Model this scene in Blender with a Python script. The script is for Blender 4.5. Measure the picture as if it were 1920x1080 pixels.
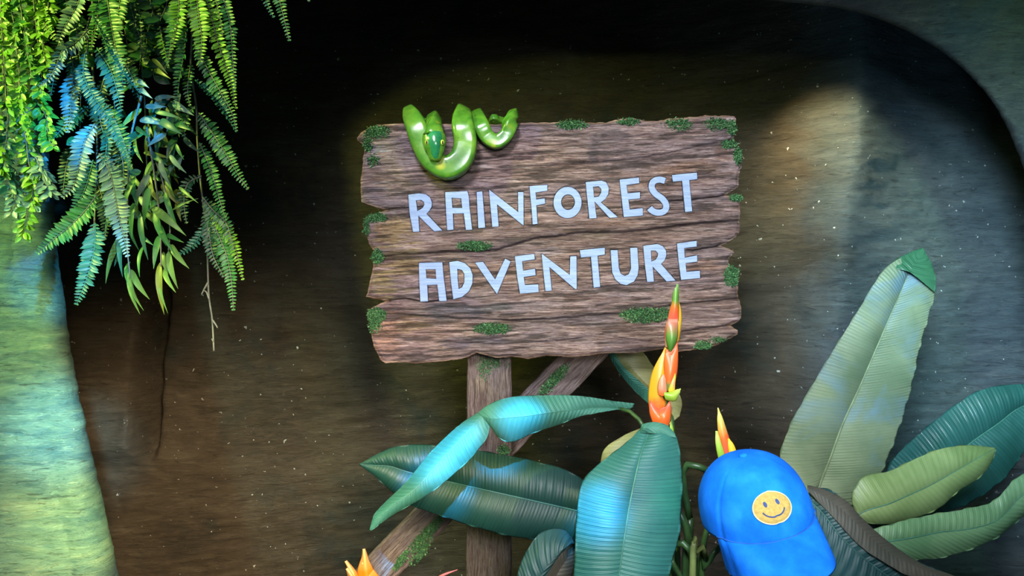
import bpy, math, random
import numpy as np
from mathutils import Vector, Matrix

random.seed(7); rng = np.random.default_rng(7)
for o in list(bpy.data.objects): bpy.data.objects.remove(o)
S = bpy.context.scene; COL = S.collection
F = 1450.0; CZ = 1.5                       # focal length in pixels of a 1920 wide frame, eye height

def P(px, py, d):
    return Vector(((px-960)/F*d, d, CZ-(py-540)/F*d))

# ------------------------------------------------------------------ camera, world, lamps and added fills, exposure
cam = bpy.data.cameras.new('camera'); cam.sensor_width = 36; cam.lens = 36*F/1920; cam.clip_start = .05
co = bpy.data.objects.new('camera', cam); COL.objects.link(co)
co.location = (0, 0, CZ); co.rotation_euler = (math.pi/2, 0, 0); S.camera = co
w = bpy.data.worlds.new('world'); S.world = w; w.use_nodes = True
w.node_tree.nodes['Background'].inputs[0].default_value = (.35, .62, .60, 1)
w.node_tree.nodes['Background'].inputs[1].default_value = .07
S.view_settings.view_transform = 'Standard'; S.view_settings.look = 'None'
S.view_settings.exposure = 0.90; S.view_settings.gamma = 1

def spot(name, loc, target, energy, color, angle, blend=.6, size=.03):
    l = bpy.data.lights.new(name, 'SPOT'); l.energy = energy; l.color = color
    l.spot_size = math.radians(angle); l.spot_blend = blend; l.shadow_soft_size = size
    o = bpy.data.objects.new(name, l); COL.objects.link(o); o.location = loc
    o.rotation_euler = (Vector(target)-Vector(loc)).to_track_quat('-Z', 'Y').to_euler(); return o
def area(name, loc, target, energy, color, sx, sy):
    l = bpy.data.lights.new(name, 'AREA'); l.energy = energy; l.color = color
    l.shape = 'RECTANGLE'; l.size = sx; l.size_y = sy
    o = bpy.data.objects.new(name, l); COL.objects.link(o); o.location = loc
    o.rotation_euler = (Vector(target)-Vector(loc)).to_track_quat('-Z', 'Y').to_euler(); return o

spot('low_fill', (.45, .0, 1.45), P(1090, 830, 2.44), 24, (1.0, .90, .76), 32, .9, .15)  # added unseen wash that brightens the wall below the sign
spot('key_lamp', (-.55, -.8, 3.15), P(1230, 580, 1.7), 235, (.90, .93, 1.0), 37, .7, .30)
spot('front_fill', (.25, -.9, 2.0), P(1090, 640, 1.65), 95, (.88, .94, 1.0), 37, .9, .25)  # added front fill, lifts the snake's shadow on the letters
spot('cool_lamp', (.15, .0, 2.05), P(1830, 590, 2.2), 330, (.52, .78, 1.0), 31, 1.0, .25)
spot('right_green_lamp', (1.0, .4, 2.4), P(1960, 420, 2.1), 36, (.45, 1.0, .45), 50, 1, .10)
spot('arch_lamp', (.6, .2, 1.0), P(1800, 60, 1.85), 9, (.45, .75, 1.0), 50, 1, .10)
spot('wall_fill', (.15, .0, 1.72), P(330, 1060, 2.44), 250, (1.0, .77, .50), 38, .9, .25)  # added warm fill to brighten the lower left of the back wall
spot('ridge_lamp', P(1535, 80, 1.98), P(1545, 260, 2.23), 13.0, (1.0, .78, .40), 62, 1.0, .02)
spot('pillar_green_lamp', (-1.5, .1, 2.5), P(90, 470, 1.55), 46, (.70, 1.0, .40), 24, 1, .05)
spot('pillar_teal_lamp', (-.9, -.3, 2.0), P(20, 800, 1.52), 55, (.30, .88, .80), 34, .9, .05)
spot('pillar_cyan_lamp', (-.2, .2, 1.6), P(118, 800, 1.53), 220, (.30, .72, 1.0), 10, 1, .03)
spot('pillar_yellow_lamp', (.2, .3, 1.3), P(150, 985, 1.51), 130, (.85, 1.0, .50), 9, 1, .03)
spot('fern_yellow_lamp', (-1.55, .85, 2.45), P(60, 120, 1.45), 60, (.85, 1.0, .16), 60, .8, .03)
spot('fern_blue_lamp', (.3, .25, 1.95), P(190, 210, 1.40), 230, (.03, .42, 1.0), 8.5, .7, .02)
spot('fern_blue_lamp', (.3, .25, 1.7), P(168, 500, 1.40), 150, (.06, .50, 1.0), 6, .7, .02)
spot('leaf_blue_lamp', (.3, -.3, 2.6), P(835, 853, 1.41), 1150, (.0, .40, 1.0), 4.0, .7, .02)
spot('leaf_blue_lamp', (.5, -.3, 2.5), P(972, 790, 1.42), 1100, (.0, .40, 1.0), 2.6, .8, .02)
spot('leaf_blue_lamp', (.1, -.3, 2.4), P(1120, 955, 1.32), 650, (.0, .45, 1.0), 3.4, .8, .02)
spot('leaf_green_lamp', (.5, -.3, 2.2), P(1255, 945, 1.36), 60, (.25, 1.0, .35), 3.0, 1, .02)
spot('cap_blue_lamp', (.2, -.5, 2.3), P(1420, 960, 1.2), 42, (.30, .60, 1.0), 13, .6, .04)

# ------------------------------------------------------------------ helpers
def link(name, me, mat=None, parent=None):
    o = bpy.data.objects.new(name, me); COL.objects.link(o)
    if mat is not None:
        for m in (mat if isinstance(mat, (list, tuple)) else [mat]): me.materials.append(m)
    if parent is not None: o.parent = parent
    return o
def tag(o, label, cat, group=None):
    o['label'] = label; o['category'] = cat
    if group: o['group'] = group
    return o
def empty(name, loc=(0, 0, 0)):
    o = bpy.data.objects.new(name, None); COL.objects.link(o); o.empty_display_size = .05
    o.location = loc; return o
def keep(o, parent):
    "parent without moving (the parent sits unrotated at its base)"
    o.parent = parent; o.matrix_parent_inverse = Matrix.Translation(parent.location).inverted(); return o

class MB:
    def __init__(s): s.v = []; s.f = []; s.uv = {}; s.mi = []; s.c = []
    def add(s, vs, fs, mi=0, col=None):
        b = len(s.v); s.v += [tuple(v) for v in vs]; s.f += [tuple(i+b for i in f) for f in fs]; s.mi += [mi]*len(fs)
        s.c += [col if col is not None else (1, 1, 1)]*len(vs)
    def mesh(s, name, smooth=True, colors=False):
        me = bpy.data.meshes.new(name); me.from_pydata(s.v, [], s.f); me.update()
        if smooth: me.polygons.foreach_set('use_smooth', [True]*len(me.polygons))
        me.polygons.foreach_set('material_index', s.mi)
        if colors:
            a = me.color_attributes.new('tint', 'FLOAT_COLOR', 'POINT')
            a.data.foreach_set('color', np.concatenate([np.array(s.c, float), np.ones((len(s.c), 1))], 1).ravel())
        return me
    def build(s, name, mat, parent=None, smooth=True, colors=False):
        o = link(name, s.mesh(name, smooth, colors), mat)
        if parent is not None: keep(o, parent)
        return o

def grid_mesh(name, X, Y, Z, uv=None, tint=None, smooth=True):
    n, m = X.shape
    co_ = np.stack([X, Y, Z], -1).reshape(-1, 3)
    idx = np.arange(n*m).reshape(n, m)
    q = np.stack([idx[:-1, :-1], idx[:-1, 1:], idx[1:, 1:], idx[1:, :-1]], -1).reshape(-1, 4)
    me = bpy.data.meshes.new(name)
    me.vertices.add(len(co_)); me.vertices.foreach_set('co', co_.ravel())
    me.loops.add(q.size); me.loops.foreach_set('vertex_index', q.ravel().astype(np.int32))
    me.polygons.add(len(q)); me.polygons.foreach_set('loop_start', np.arange(0, q.size, 4, dtype=np.int32))
    me.update(calc_edges=True)
    me.polygons.foreach_set('use_smooth', [smooth]*len(q))
    if uv is not None:
        l = me.uv_layers.new(name='UVMap'); l.data.foreach_set('uv', uv.reshape(-1, 2)[q.ravel()].ravel())
    if tint is not None:
        a = me.color_attributes.new('tint', 'FLOAT_COLOR', 'POINT')
        a.data.foreach_set('color', np.concatenate([tint.reshape(-1, 3), np.ones((n*m, 1))], 1).ravel())
    me.validate(); return me

def catmull(pts, n):
    p = np.array(pts, float)
    if len(p) == 2: return p[0]+(p[1]-p[0])*np.linspace(0, 1, n)[:, None]
    q = np.vstack([2*p[0]-p[1], p, 2*p[-1]-p[-2]])
    out = []
    for i in range(1, len(q)-2):
        t = np.linspace(0, 1, 24, endpoint=False)[:, None]
        a, b, c, d = q[i-1], q[i], q[i+1], q[i+2]
        out.append(.5*((2*b)+(c-a)*t+(2*a-5*b+4*c-d)*t**2+(-a+3*b-3*c+d)*t**3))
    out = np.vstack(out+[q[-2][None]])
    d = np.r_[0, np.cumsum(np.linalg.norm(np.diff(out[:, :2], axis=0), axis=1))]
    s = np.linspace(0, d[-1], n)
    return np.stack([np.interp(s, d, out[:, k]) for k in range(p.shape[1])], -1)
def polyline(pts, n):
    p = np.array(pts, float); d = np.r_[0, np.cumsum(np.linalg.norm(np.diff(p, axis=0), axis=1))]
    s = np.linspace(0, d[-1], n); return np.stack([np.interp(s, d, p[:, k]) for k in range(p.shape[1])], -1)

def frames(p):
    p = np.array(p, float); t = np.gradient(p, axis=0); t /= np.linalg.norm(t, axis=1)[:, None]+1e-12
    n = np.zeros_like(p); a = np.array([0, -1., 0]); a = a-t[0]*a.dot(t[0])
    if np.linalg.norm(a) < 1e-3: a = np.array([1., 0, 0])
    n[0] = a/np.linalg.norm(a)
    for i in range(1, len(p)):
        a = n[i-1]-t[i]*n[i-1].dot(t[i]); n[i] = a/(np.linalg.norm(a)+1e-12)
    return p, t, n, np.cross(t, n)
def tube(mb, pts, rad, seg=8, mi=0, col=None, cap=True, sec=None):
    p, t, n, b = frames(pts); R = np.broadcast_to(np.array(rad, float), (len(p),))
    vs = []
    for i in range(len(p)):
        for k in range(seg):
            a = 2*math.pi*k/seg; c, s_ = math.cos(a), math.sin(a)
            if sec: c, s_ = sec(c, s_)
            vs.append(p[i]+R[i]*(n[i]*c+b[i]*s_))
    fs = [(i*seg+k, i*seg+(k+1) % seg, (i+1)*seg+(k+1) % seg, (i+1)*seg+k) for i in range(len(p)-1) for k in range(seg)]
    if cap:
        vs += [p[0], p[-1]]; A = len(p)*seg
        fs += [(A, (k+1) % seg, k) for k in range(seg)]+[(A+1, (len(p)-1)*seg+k, (len(p)-1)*seg+(k+1) % seg) for k in range(seg)]
    mb.add(vs, fs, mi, col)
def pxpath(pts, n): return [P(*q) for q in catmull(pts, n)]

def vnoise(x, y, seed=0):
    xi = np.floor(x).astype(np.int64); yi = np.floor(y).astype(np.int64); xf = x-xi; yf = y-yi
    def h(a, b):
        v = (a*374761393+b*668265263+seed*1442695041) & 0xffffffff
        v = ((v ^ (v >> 13))*1274126177) & 0xffffffff
        return ((v ^ (v >> 16)) & 0xffff)/65535.
    u = xf*xf*(3-2*xf); v = yf*yf*(3-2*yf)
    return (h(xi, yi)*(1-u)+h(xi+1, yi)*u)*(1-v)+(h(xi, yi+1)*(1-u)+h(xi+1, yi+1)*u)*v
def fnoise(x, y, seed=0, o=4):
    r = 0; a = .5
    for i in range(o): r = r+a*vnoise(x, y, seed+i*17); x = x*2.03; y = y*2.03; a *= .5
    return r
def seg_dist(X, Y, pts):
    d = np.full(X.shape, 1e9)
    for (ax, ay), (bx, by) in zip(pts[:-1], pts[1:]):
        vx, vy = bx-ax, by-ay; t = np.clip(((X-ax)*vx+(Y-ay)*vy)/(vx*vx+vy*vy+1e-9), 0, 1)
        d = np.minimum(d, np.hypot(X-ax-t*vx, Y-ay-t*vy))
    return d
def inside(X, Y, poly):
    r = np.zeros(X.shape, bool)
    for (ax, ay), (bx, by) in zip(poly, poly[1:]+poly[:1]):
        if ay == by: continue
        c = ((ay > Y) != (by > Y)) & (X < (bx-ax)*(Y-ay)/(by-ay)+ax); r ^= c
    return r
def sm(a, b, x): t = np.clip((x-a)/(b-a), 0, 1); return t*t*(3-2*t)

# ------------------------------------------------------------------ materials
class NT:
    def __init__(s, name):
        s.m = bpy.data.materials.new(name); s.m.use_nodes = True; s.t = s.m.node_tree
        s.b = s.t.nodes['Principled BSDF']
    def n(s, ty, **kw):
        nd = s.t.nodes.new(ty)
        for k, v in kw.items():
            if k in nd.inputs.keys() if not hasattr(nd, k) else False: nd.inputs[k].default_value = v
            else: setattr(nd, k, v)
        return nd
    def l(s, a, b): s.t.links.new(a, b)
    def coord(s, scale, kind='Object', rot=(0, 0, 0)):
        tc = s.n('ShaderNodeTexCoord'); mp = s.n('ShaderNodeMapping')
        mp.inputs['Scale'].default_value = scale; mp.inputs['Rotation'].default_value = rot
        s.l(tc.outputs[kind], mp.inputs['Vector']); return mp.outputs[0]
    def noise(s, vec, scale, detail=6, rough=.6, dist=0):
        nd = s.n('ShaderNodeTexNoise'); s.l(vec, nd.inputs['Vector']); nd.inputs['Scale'].default_value = scale
        nd.inputs['Detail'].default_value = detail; nd.inputs['Roughness'].default_value = rough
        nd.inputs['Distortion'].default_value = dist; return nd.outputs['Fac']
    def ramp(s, fac, stops):
        r = s.n('ShaderNodeValToRGB'); e = r.color_ramp.elements
        while len(e) < len(stops): e.new(.5)
        for q, (p_, c) in zip(e, stops): q.position = p_; q.color = (*c, 1) if len(c) == 3 else c
        s.l(fac, r.inputs[0]); return r.outputs[0]
    def g(s, fac, a, b, x=0., y=1.):
        m = s.n('ShaderNodeMapRange'); m.inputs[1].default_value = a; m.inputs[2].default_value = b
        m.inputs[3].default_value = x; m.inputs[4].default_value = y; s.l(fac, m.inputs[0]); return m.outputs[0]
    def mix(s, fac, a, b, mode='MIX'):
        m = s.n('ShaderNodeMix'); m.data_type = 'RGBA'; m.blend_type = mode
        for sock, v in ((m.inputs[0], fac), (m.inputs[6], a), (m.inputs[7], b)):
            if isinstance(v, (int, float)): sock.default_value = v
            elif isinstance(v, tuple): sock.default_value = (*v, 1)
            else: s.l(v, sock)
        return m.outputs[2]
    def math(s, op, a, b=0.):
        m = s.n('ShaderNodeMath'); m.operation = op
        for sock, v in ((m.inputs[0], a), (m.inputs[1], b)):
            if isinstance(v, (int, float)): sock.default_value = v
            else: s.l(v, sock)
        return m.outputs[0]
    def bump(s, h, strength, dist=.01, prev=None):
        b = s.n('ShaderNodeBump'); b.inputs['Strength'].default_value = strength; b.inputs['Distance'].default_value = dist
        s.l(h, b.inputs['Height'])
        if prev is not None: s.l(prev, b.inputs['Normal'])
        return b.outputs[0]
    def done(s, col, rough=.5, nrm=None, spec=.5):
        if isinstance(col, tuple): s.b.inputs['Base Color'].default_value = (*col, 1)
        else: s.l(col, s.b.inputs['Base Color'])
        if isinstance(rough, (int, float)): s.b.inputs['Roughness'].default_value = rough
        else: s.l(rough, s.b.inputs['Roughness'])
        s.b.inputs['Specular IOR Level'].default_value = spec
        if nrm is not None: s.l(nrm, s.b.inputs['Normal'])
        return s.m

def stucco(name, stops, sx, fleck, spec=.5, patch=None, side=None):
    t = NT(name)
    v = t.coord((1.3, 1.3, 7), 'Object', (0, .06, 0)); warp = t.noise(t.coord((1, 1, 1)), 1.6, 3)
    st = t.noise(v, sx, 8, .68, 1.4); fine = t.noise(t.coord((3.2, 3.2, 22), 'Object', (0, .10, 0)), 5.5, 8, .74, 1.2)
    big = t.noise(t.coord((1, 1, 1.6)), 2.2, 5, .6, .6)
    f = t.math('ADD', t.math('MULTIPLY', st, .45), t.math('MULTIPLY', big, .55))
    c = t.ramp(f, stops)
    if patch: c = t.mix(t.g(t.noise(t.coord((1.2, 1, 1)), 3.1, 4, .6, .4), .54, .68, 0, .8), c, patch)
    if side:                                    # slate paint right of the ridge, with cool light partly put into its colour
        sx_ = t.n('ShaderNodeSeparateXYZ'); t.l(t.coord((1, 1, 1)), sx_.inputs[0]); e = t.math('ADD', sx_.outputs[0], t.math('MULTIPLY', big, .35))
        c = t.mix(t.g(e, 1.02, 1.16), c, t.ramp(f, side))
    sp = t.noise(t.coord((1, 1, 1)), 70, 2, .5); c = t.mix(t.g(fine, .44, .36, 0, .65), c, (.010, .010, .008)); c = t.mix(t.g(fine, .58, .72, 0, .5), c, tuple(min(1, x*1.5) for x in stops[-1][1]))  # dark and light streaks: grazing-light shading put into the plaster colour
    c = t.mix(t.g(sp, fleck, fleck+.02), c, (.75, .78, .72))
    n = t.bump(st, .8, .035); n = t.bump(fine, .8, .012, n); n = t.bump(sp, .25, .004, n)
    return t.done(c, t.g(fine, .3, .7, .62, .38), n, spec)
M_wall = stucco('dark_brown_plaster', [(.30, (.026, .024, .018)), (.47, (.084, .064, .038)), (.60, (.128, .102, .066)), (.78, (.19, .17, .13))], 5.0, .722, .5, (.022, .040, .036), [(.30, (.045, .065, .075)), (.47, (.085, .12, .13)), (.60, (.13, .165, .165)), (.78, (.22, .25, .24))])
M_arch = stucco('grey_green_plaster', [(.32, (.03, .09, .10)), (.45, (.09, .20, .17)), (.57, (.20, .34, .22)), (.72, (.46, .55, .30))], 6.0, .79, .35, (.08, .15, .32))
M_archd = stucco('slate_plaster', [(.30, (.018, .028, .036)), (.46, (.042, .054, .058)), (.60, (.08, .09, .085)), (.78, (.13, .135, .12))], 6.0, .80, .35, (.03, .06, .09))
t = NT('dark_floor_screed'); M_floor = t.done(t.ramp(t.noise(t.coord((1, 1, 1)), 9), [(.3, (.03, .028, .025)), (.7, (.08, .07, .06))]), .7)

def wood(name, tint=True, dark=1.):
    t = NT(name)
    wv = t.coord((6, 1, 62)); g1 = t.noise(wv, 2.1, 8, .66, .7)
    g2 = t.noise(t.coord((13, 1, 200)), 2.2, 6, .75, .4); g3 = t.noise(t.coord((9, 1, 150)), 3.1, 5, .7, .3)
    bl = t.noise(t.coord((1.2, 1, 4)), 3.2, 5, .6, .5)
    D = dark
    c = t.ramp(g1, [(.27, (.085*D, .048*D, .040*D)), (.42, (.24*D, .155*D, .125*D)), (.54, (.37*D, .26*D, .21*D)), (.70, (.58*D, .46*D, .40*D))])
    c = t.mix(t.g(bl, .42, .66, 0, .60), c, (.27*D, .235*D, .275*D))
    c = t.mix(t.g(g2, .52, .42, 0, .85), c, (.10*D, .05*D, .038*D)); c = t.mix(t.g(g3, .56, .68, 0, .7), c, (.66*D, .54*D, .50*D))
    if tint:
        a = t.n('ShaderNodeVertexColor'); a.layer_name = 'tint'; c = t.mix(1., c, a.outputs[0], 'MULTIPLY')
    n = t.bump(g1, .9, .010); n = t.bump(g2, .9, .004, n)
    return t.done(c, t.g(g3, .35, .65, .60, .32), n, .5)
M_wood = wood('weathered_wood'); M_post = wood('weathered_post_wood', False, .72)

t = NT('pale_blue_paint')
n1 = t.noise(t.coord((4, 1, 60)), 3, 5, .6); n2 = t.noise(t.coord((1, 1, 3)), 45, 6, .7)
M_letter = t.done(t.mix(t.g(n2, .56, .68, 0, .5), t.ramp(n1, [(.3, (.24, .33, .52)), (.6, (.33, .43, .64)), (.8, (.46, .56, .76))]), (.17, .21, .34)), .5, t.bump(n1, .4, .004), .3)
t = NT('moss'); a = t.n('ShaderNodeVertexColor'); a.layer_name = 'tint'; M_moss = t.done(a.outputs[0], .85, None, .15)

t = NT('glossy_snake_paint')
b1 = t.noise(t.coord((1, 1, 1)), 24, 4, .6, .4); b2 = t.noise(t.coord((1, 1, 1)), 15, 2, .5); b3 = t.noise(t.coord((1, 1, 1)), 110, 2, .5)
c = t.ramp(b1, [(.3, (.035, .15, .015)), (.5, (.09, .26, .022)), (.7, (.17, .35, .03))])
c = t.mix(t.g(b2, .60, .70, 0, .75), c, (.62, .55, .03)); c = t.mix(t.g(b3, .68, .74, 0, .8), c, (.03, .14, .015))
M_snake = t.done(c, .22, t.bump(b3, .06, .002), .6)
t = NT('snake_head_stripe'); M_sdark = t.done(t.ramp(t.noise(t.coord((1, 1, 1)), 60, 3), [(.3, (.01, .13, .05)), (.7, (.03, .26, .09))]), .2, None, .6)
def plain(name, col, rough=.5, spec=.5, var=.25, sc=40):
    t = NT(name); n = t.noise(t.coord((1, 1, 1)), sc, 4)
    d = tuple(x*(1-var) for x in col); l = tuple(min(1, x*(1+var)) for x in col)
    return t.done(t.ramp(n, [(.35, d), (.65, l)]), rough, t.bump(n, .12, .002), spec)
M_black = plain('glossy_black', (.008, .01, .008), .2)
M_eye = plain('snake_eye_yellow', (.45, .5, .06), .25)

def leafmat(name, dark, light, rough=.42, freq=70, skew=10, edge=None, bumpy=.5, trans=.10, patch=None):
    t = NT(name)
    uv = t.n('ShaderNodeUVMap'); sep = t.n('ShaderNodeSeparateXYZ'); t.l(uv.outputs[0], sep.inputs[0])
    av = t.math('ABSOLUTE', sep.outputs[1])
    ph = t.math('SUBTRACT', t.math('MULTIPLY', sep.outputs[0], freq*6.283), t.math('MULTIPLY', av, skew))
    nz = t.noise(t.coord((1, 1, 1)), 7, 4); ph = t.math('ADD', ph, t.math('MULTIPLY', nz, 5.))
    s1 = t.math('SINE', ph); s2 = t.math('SINE', t.math('MULTIPLY', ph, 2.7))
    h = t.math('ADD', t.math('MULTIPLY', s1, .6), t.math('MULTIPLY', s2, .25))
    big = t.noise(t.coord((1, 1, 1)), 6, 4, .6, .4)
    c = t.mix(t.g(big, .35, .65), dark, light)
    c = t.mix(t.g(h, -.8, .8, .16, 0), c, (dark[0]*.4, dark[1]*.4, dark[2]*.4))
    if patch: c = t.mix(t.g(t.noise(t.coord((1, 1, 1)), 4.6, 4, .6, .8), .50, .66, 0, .75), c, patch)
    if edge: c = t.mix(t.g(av, .80, 1.0, 0, .9), c, edge)
    m = t.g(t.noise(t.coord((1, 1, 1)), 11, 3), .35, .65, .1, 1.)
    n = t.bump(t.math('MULTIPLY', h, m), bumpy, .0035)
    t.done(c, rough, n, .5)
    if trans:
        tr = t.n('ShaderNodeBsdfTranslucent'); t.l(c, tr.inputs[0]); mx = t.n('ShaderNodeMixShader'); mx.inputs[0].default_value = trans
        t.l(t.b.outputs[0], mx.inputs[1]); t.l(tr.outputs[0], mx.inputs[2]); t.l(mx.outputs[0], t.t.nodes['Material Output'].inputs[0])
    return t.m
def greens(name, a, b, rough=.4, trans=.30):
    t = NT(name); at = t.n('ShaderNodeVertexColor'); at.layer_name = 'tint'
    c = t.mix(t.noise(t.coord((1, 1, 1)), 30, 3), a, b); c = t.mix(1., c, at.outputs[0], 'MULTIPLY')
    t.done(c, rough, None, .5)
    tr = t.n('ShaderNodeBsdfTranslucent'); t.l(c, tr.inputs[0]); mx = t.n('ShaderNodeMixShader'); mx.inputs[0].default_value = trans
    t.l(t.b.outputs[0], mx.inputs[1]); t.l(tr.outputs[0], mx.inputs[2]); t.l(mx.outputs[0], t.t.nodes['Material Output'].inputs[0])
    return t.m

# ------------------------------------------------------------------ setting: plaster back wall, cave-mouth arch, floor
A0 = [(290, 1600, 1.50), (268, 1300, 1.50), (226, 1080, 1.50), (208, 1000, 1.50), (186, 900, 1.51), (162, 810, 1.52), (141, 700, 1.54), (124, 590, 1.56), (108, 450, 1.58),
      (96, 330, 1.60), (88, 200, 1.62), (84, 90, 1.64), (92, 0, 1.66), (140, -70, 1.70), (300, -120, 1.74), (560, -130, 1.78), (900, -95, 1.80), (1180, -40, 1.82),
      (1400, -6, 1.84), (1560, 12, 1.85), (1650, 36, 1.86), (1730, 74, 1.86), (1800, 124, 1.87), (1858, 184, 1.88), (1893, 250, 1.88), (1918, 320, 1.88), (1936, 400, 1.88),
      (1955, 520, 1.88), (1985, 800, 1.86), (2010, 1080, 1.84), (2040, 1600, 1.82)]
def wall_y(px, py):
    rx = np.interp(py, [-700, 60, 250, 400, 700, 1100, 2200], [1570, 1556, 1560, 1536, 1512, 1500, 1500])+10*(fnoise(py/60, px*0, 3)-.5)
    d = px-rx
    y = 2.44+.10*sm(200, 900, px)*sm(1500, 1000, px)
    y = y-.21*np.exp(-(np.sqrt(d*d+14**2)-14)/np.where(d > 0, 150, 110))
    y = y-.05*sm(0, 420, d)-.10*sm(270, 520, d)
    cx = 286+8*np.sin(py/70.)
    y = y-.09*(1-sm(-9, 9, px-cx))*sm(880, 820, py)
    y = y+.13*np.exp(-((px-cx-6)/11.)**2)*sm(870, 800, py)*sm(420, 600, py)
    y = y-.07*sm(760, 1000, py)*sm(900, 300, px)
    y = y+.030*(fnoise(px/170, py/110, 5)-.5)+.020*(fnoise(px/80, (py+px*.12)/18, 9)-.5)+.020*(fnoise(px/60, py/60, 12)-.5)
    return y
px, py = np.meshgrid(np.arange(-700, 2700, 5.), np.arange(-600, 1480, 4.))
Yw = wall_y(px, py)
X = (px-960)/F*2.44; Z = CZ-(py-540)/F*2.44
me = grid_mesh('wall_back', X[::-1], Yw[::-1], Z[::-1])
wb = link('wall_back', me, M_wall); wb['kind'] = 'structure'
zb = float(Z.min())

n = 1500; path = catmull(A0, n)
W = np.array([P(*q) for q in path])
tg = np.gradient(W[:, [0, 2]], axis=0); tg /= np.linalg.norm(tg, axis=1)[:, None]
out = np.stack([-tg[:, 1], tg[:, 0]], -1)        # away from the opening
s_ = np.linspace(0, 1, n)
cols = []; prof = []
R0 = np.interp(s_, [0, .36, .46, 1], [.085, .085, .04, .045])
m_out = 92
for k in range(m_out):
    if k < 6:                                   # inner flank running back to the wall
        f = 1-k/6.; Dk = W[:, 1]+R0+f*(2.62-W[:, 1]); sc = (Dk/W[:, 1])*(1+.045*f)
        cols.append(np.stack([W[:, 0]*sc-0*f, Dk, CZ+(W[:, 2]-CZ)*sc], -1))
    elif k < 16:
        a = (k-6)/9.*math.pi/2
        o_ = R0*(1-math.cos(a)); Dk = W[:, 1]+R0*(1-math.sin(a)); base = W*1.
        q = np.stack([base[:, 0]+out[:, 0]*o_, Dk, base[:, 2]+out[:, 1]*o_], -1)
        f = (Dk/W[:, 1]); f = 1+(f-1)*1.0
        q[:, 0] = (base[:, 0])*f+out[:, 0]*o_; q[:, 2] = CZ+(base[:, 2]-CZ)*f+out[:, 1]*o_
        cols.append(q)
    else:
        e = (k-15)/76.; o_ = R0+1.5*e**1.5
        cols.append(np.stack([W[:, 0]+out[:, 0]*o_, W[:, 1]-.10*np.sin(min(1, e*1.4)*math.pi/2)*1.0, W[:, 2]+out[:, 1]*o_], -1))
G = np.stack(cols, 1)
nz = .022*(fnoise(G[..., 0]*6, G[..., 2]*9, 31)-.5)+.016*(fnoise(G[..., 0]*14, G[..., 2]*62+G[..., 0]*10+5*fnoise(G[..., 0]*5, G[..., 2]*5, 36), 33)-.5)+.012*(fnoise(G[..., 0]*40, G[..., 2]*90, 37)-.5)+.03*(fnoise(G[..., 0]*3, G[..., 2]*3.5, 35)-.5)
nz *= np.clip((np.arange(m_out)-4)/8., 0, 1)[None]
G[..., 1] -= nz; G[..., 0] += out[:, 0][:, None]*nz*.6; G[..., 2] += out[:, 1][:, None]*nz*.3
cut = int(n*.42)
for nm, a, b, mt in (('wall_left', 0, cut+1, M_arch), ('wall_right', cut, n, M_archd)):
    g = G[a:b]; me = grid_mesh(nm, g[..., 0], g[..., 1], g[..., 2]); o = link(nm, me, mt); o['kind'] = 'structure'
mb = MB(); mb.add([(-4, -2, 0), (4, -2, 0), (4, 3, 0), (-4, 3, 0), (-4, -2, -.1), (4, -2, -.1), (4, 3, -.1), (-4, 3, -.1)], [(0, 1, 2, 3), (7, 6, 5, 4), (0, 4, 5, 1), (1, 5, 6, 2), (2, 6, 7, 3), (3, 7, 4, 0)])
fl = mb.build('floor', M_floor, None, False); fl['kind'] = 'structure'

# ------------------------------------------------------------------ the sign
SD = 1.70; K = SD/F
def wx(x): return (x-960)*K
def wz(y): return CZ-(y-540)*K
sign = empty('wooden_sign', (wx(915), SD+.03, 0))
tag(sign, 'weathered wooden plank sign reading RAINFOREST ADVENTURE on a post with diagonal brace', 'sign')

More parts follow.
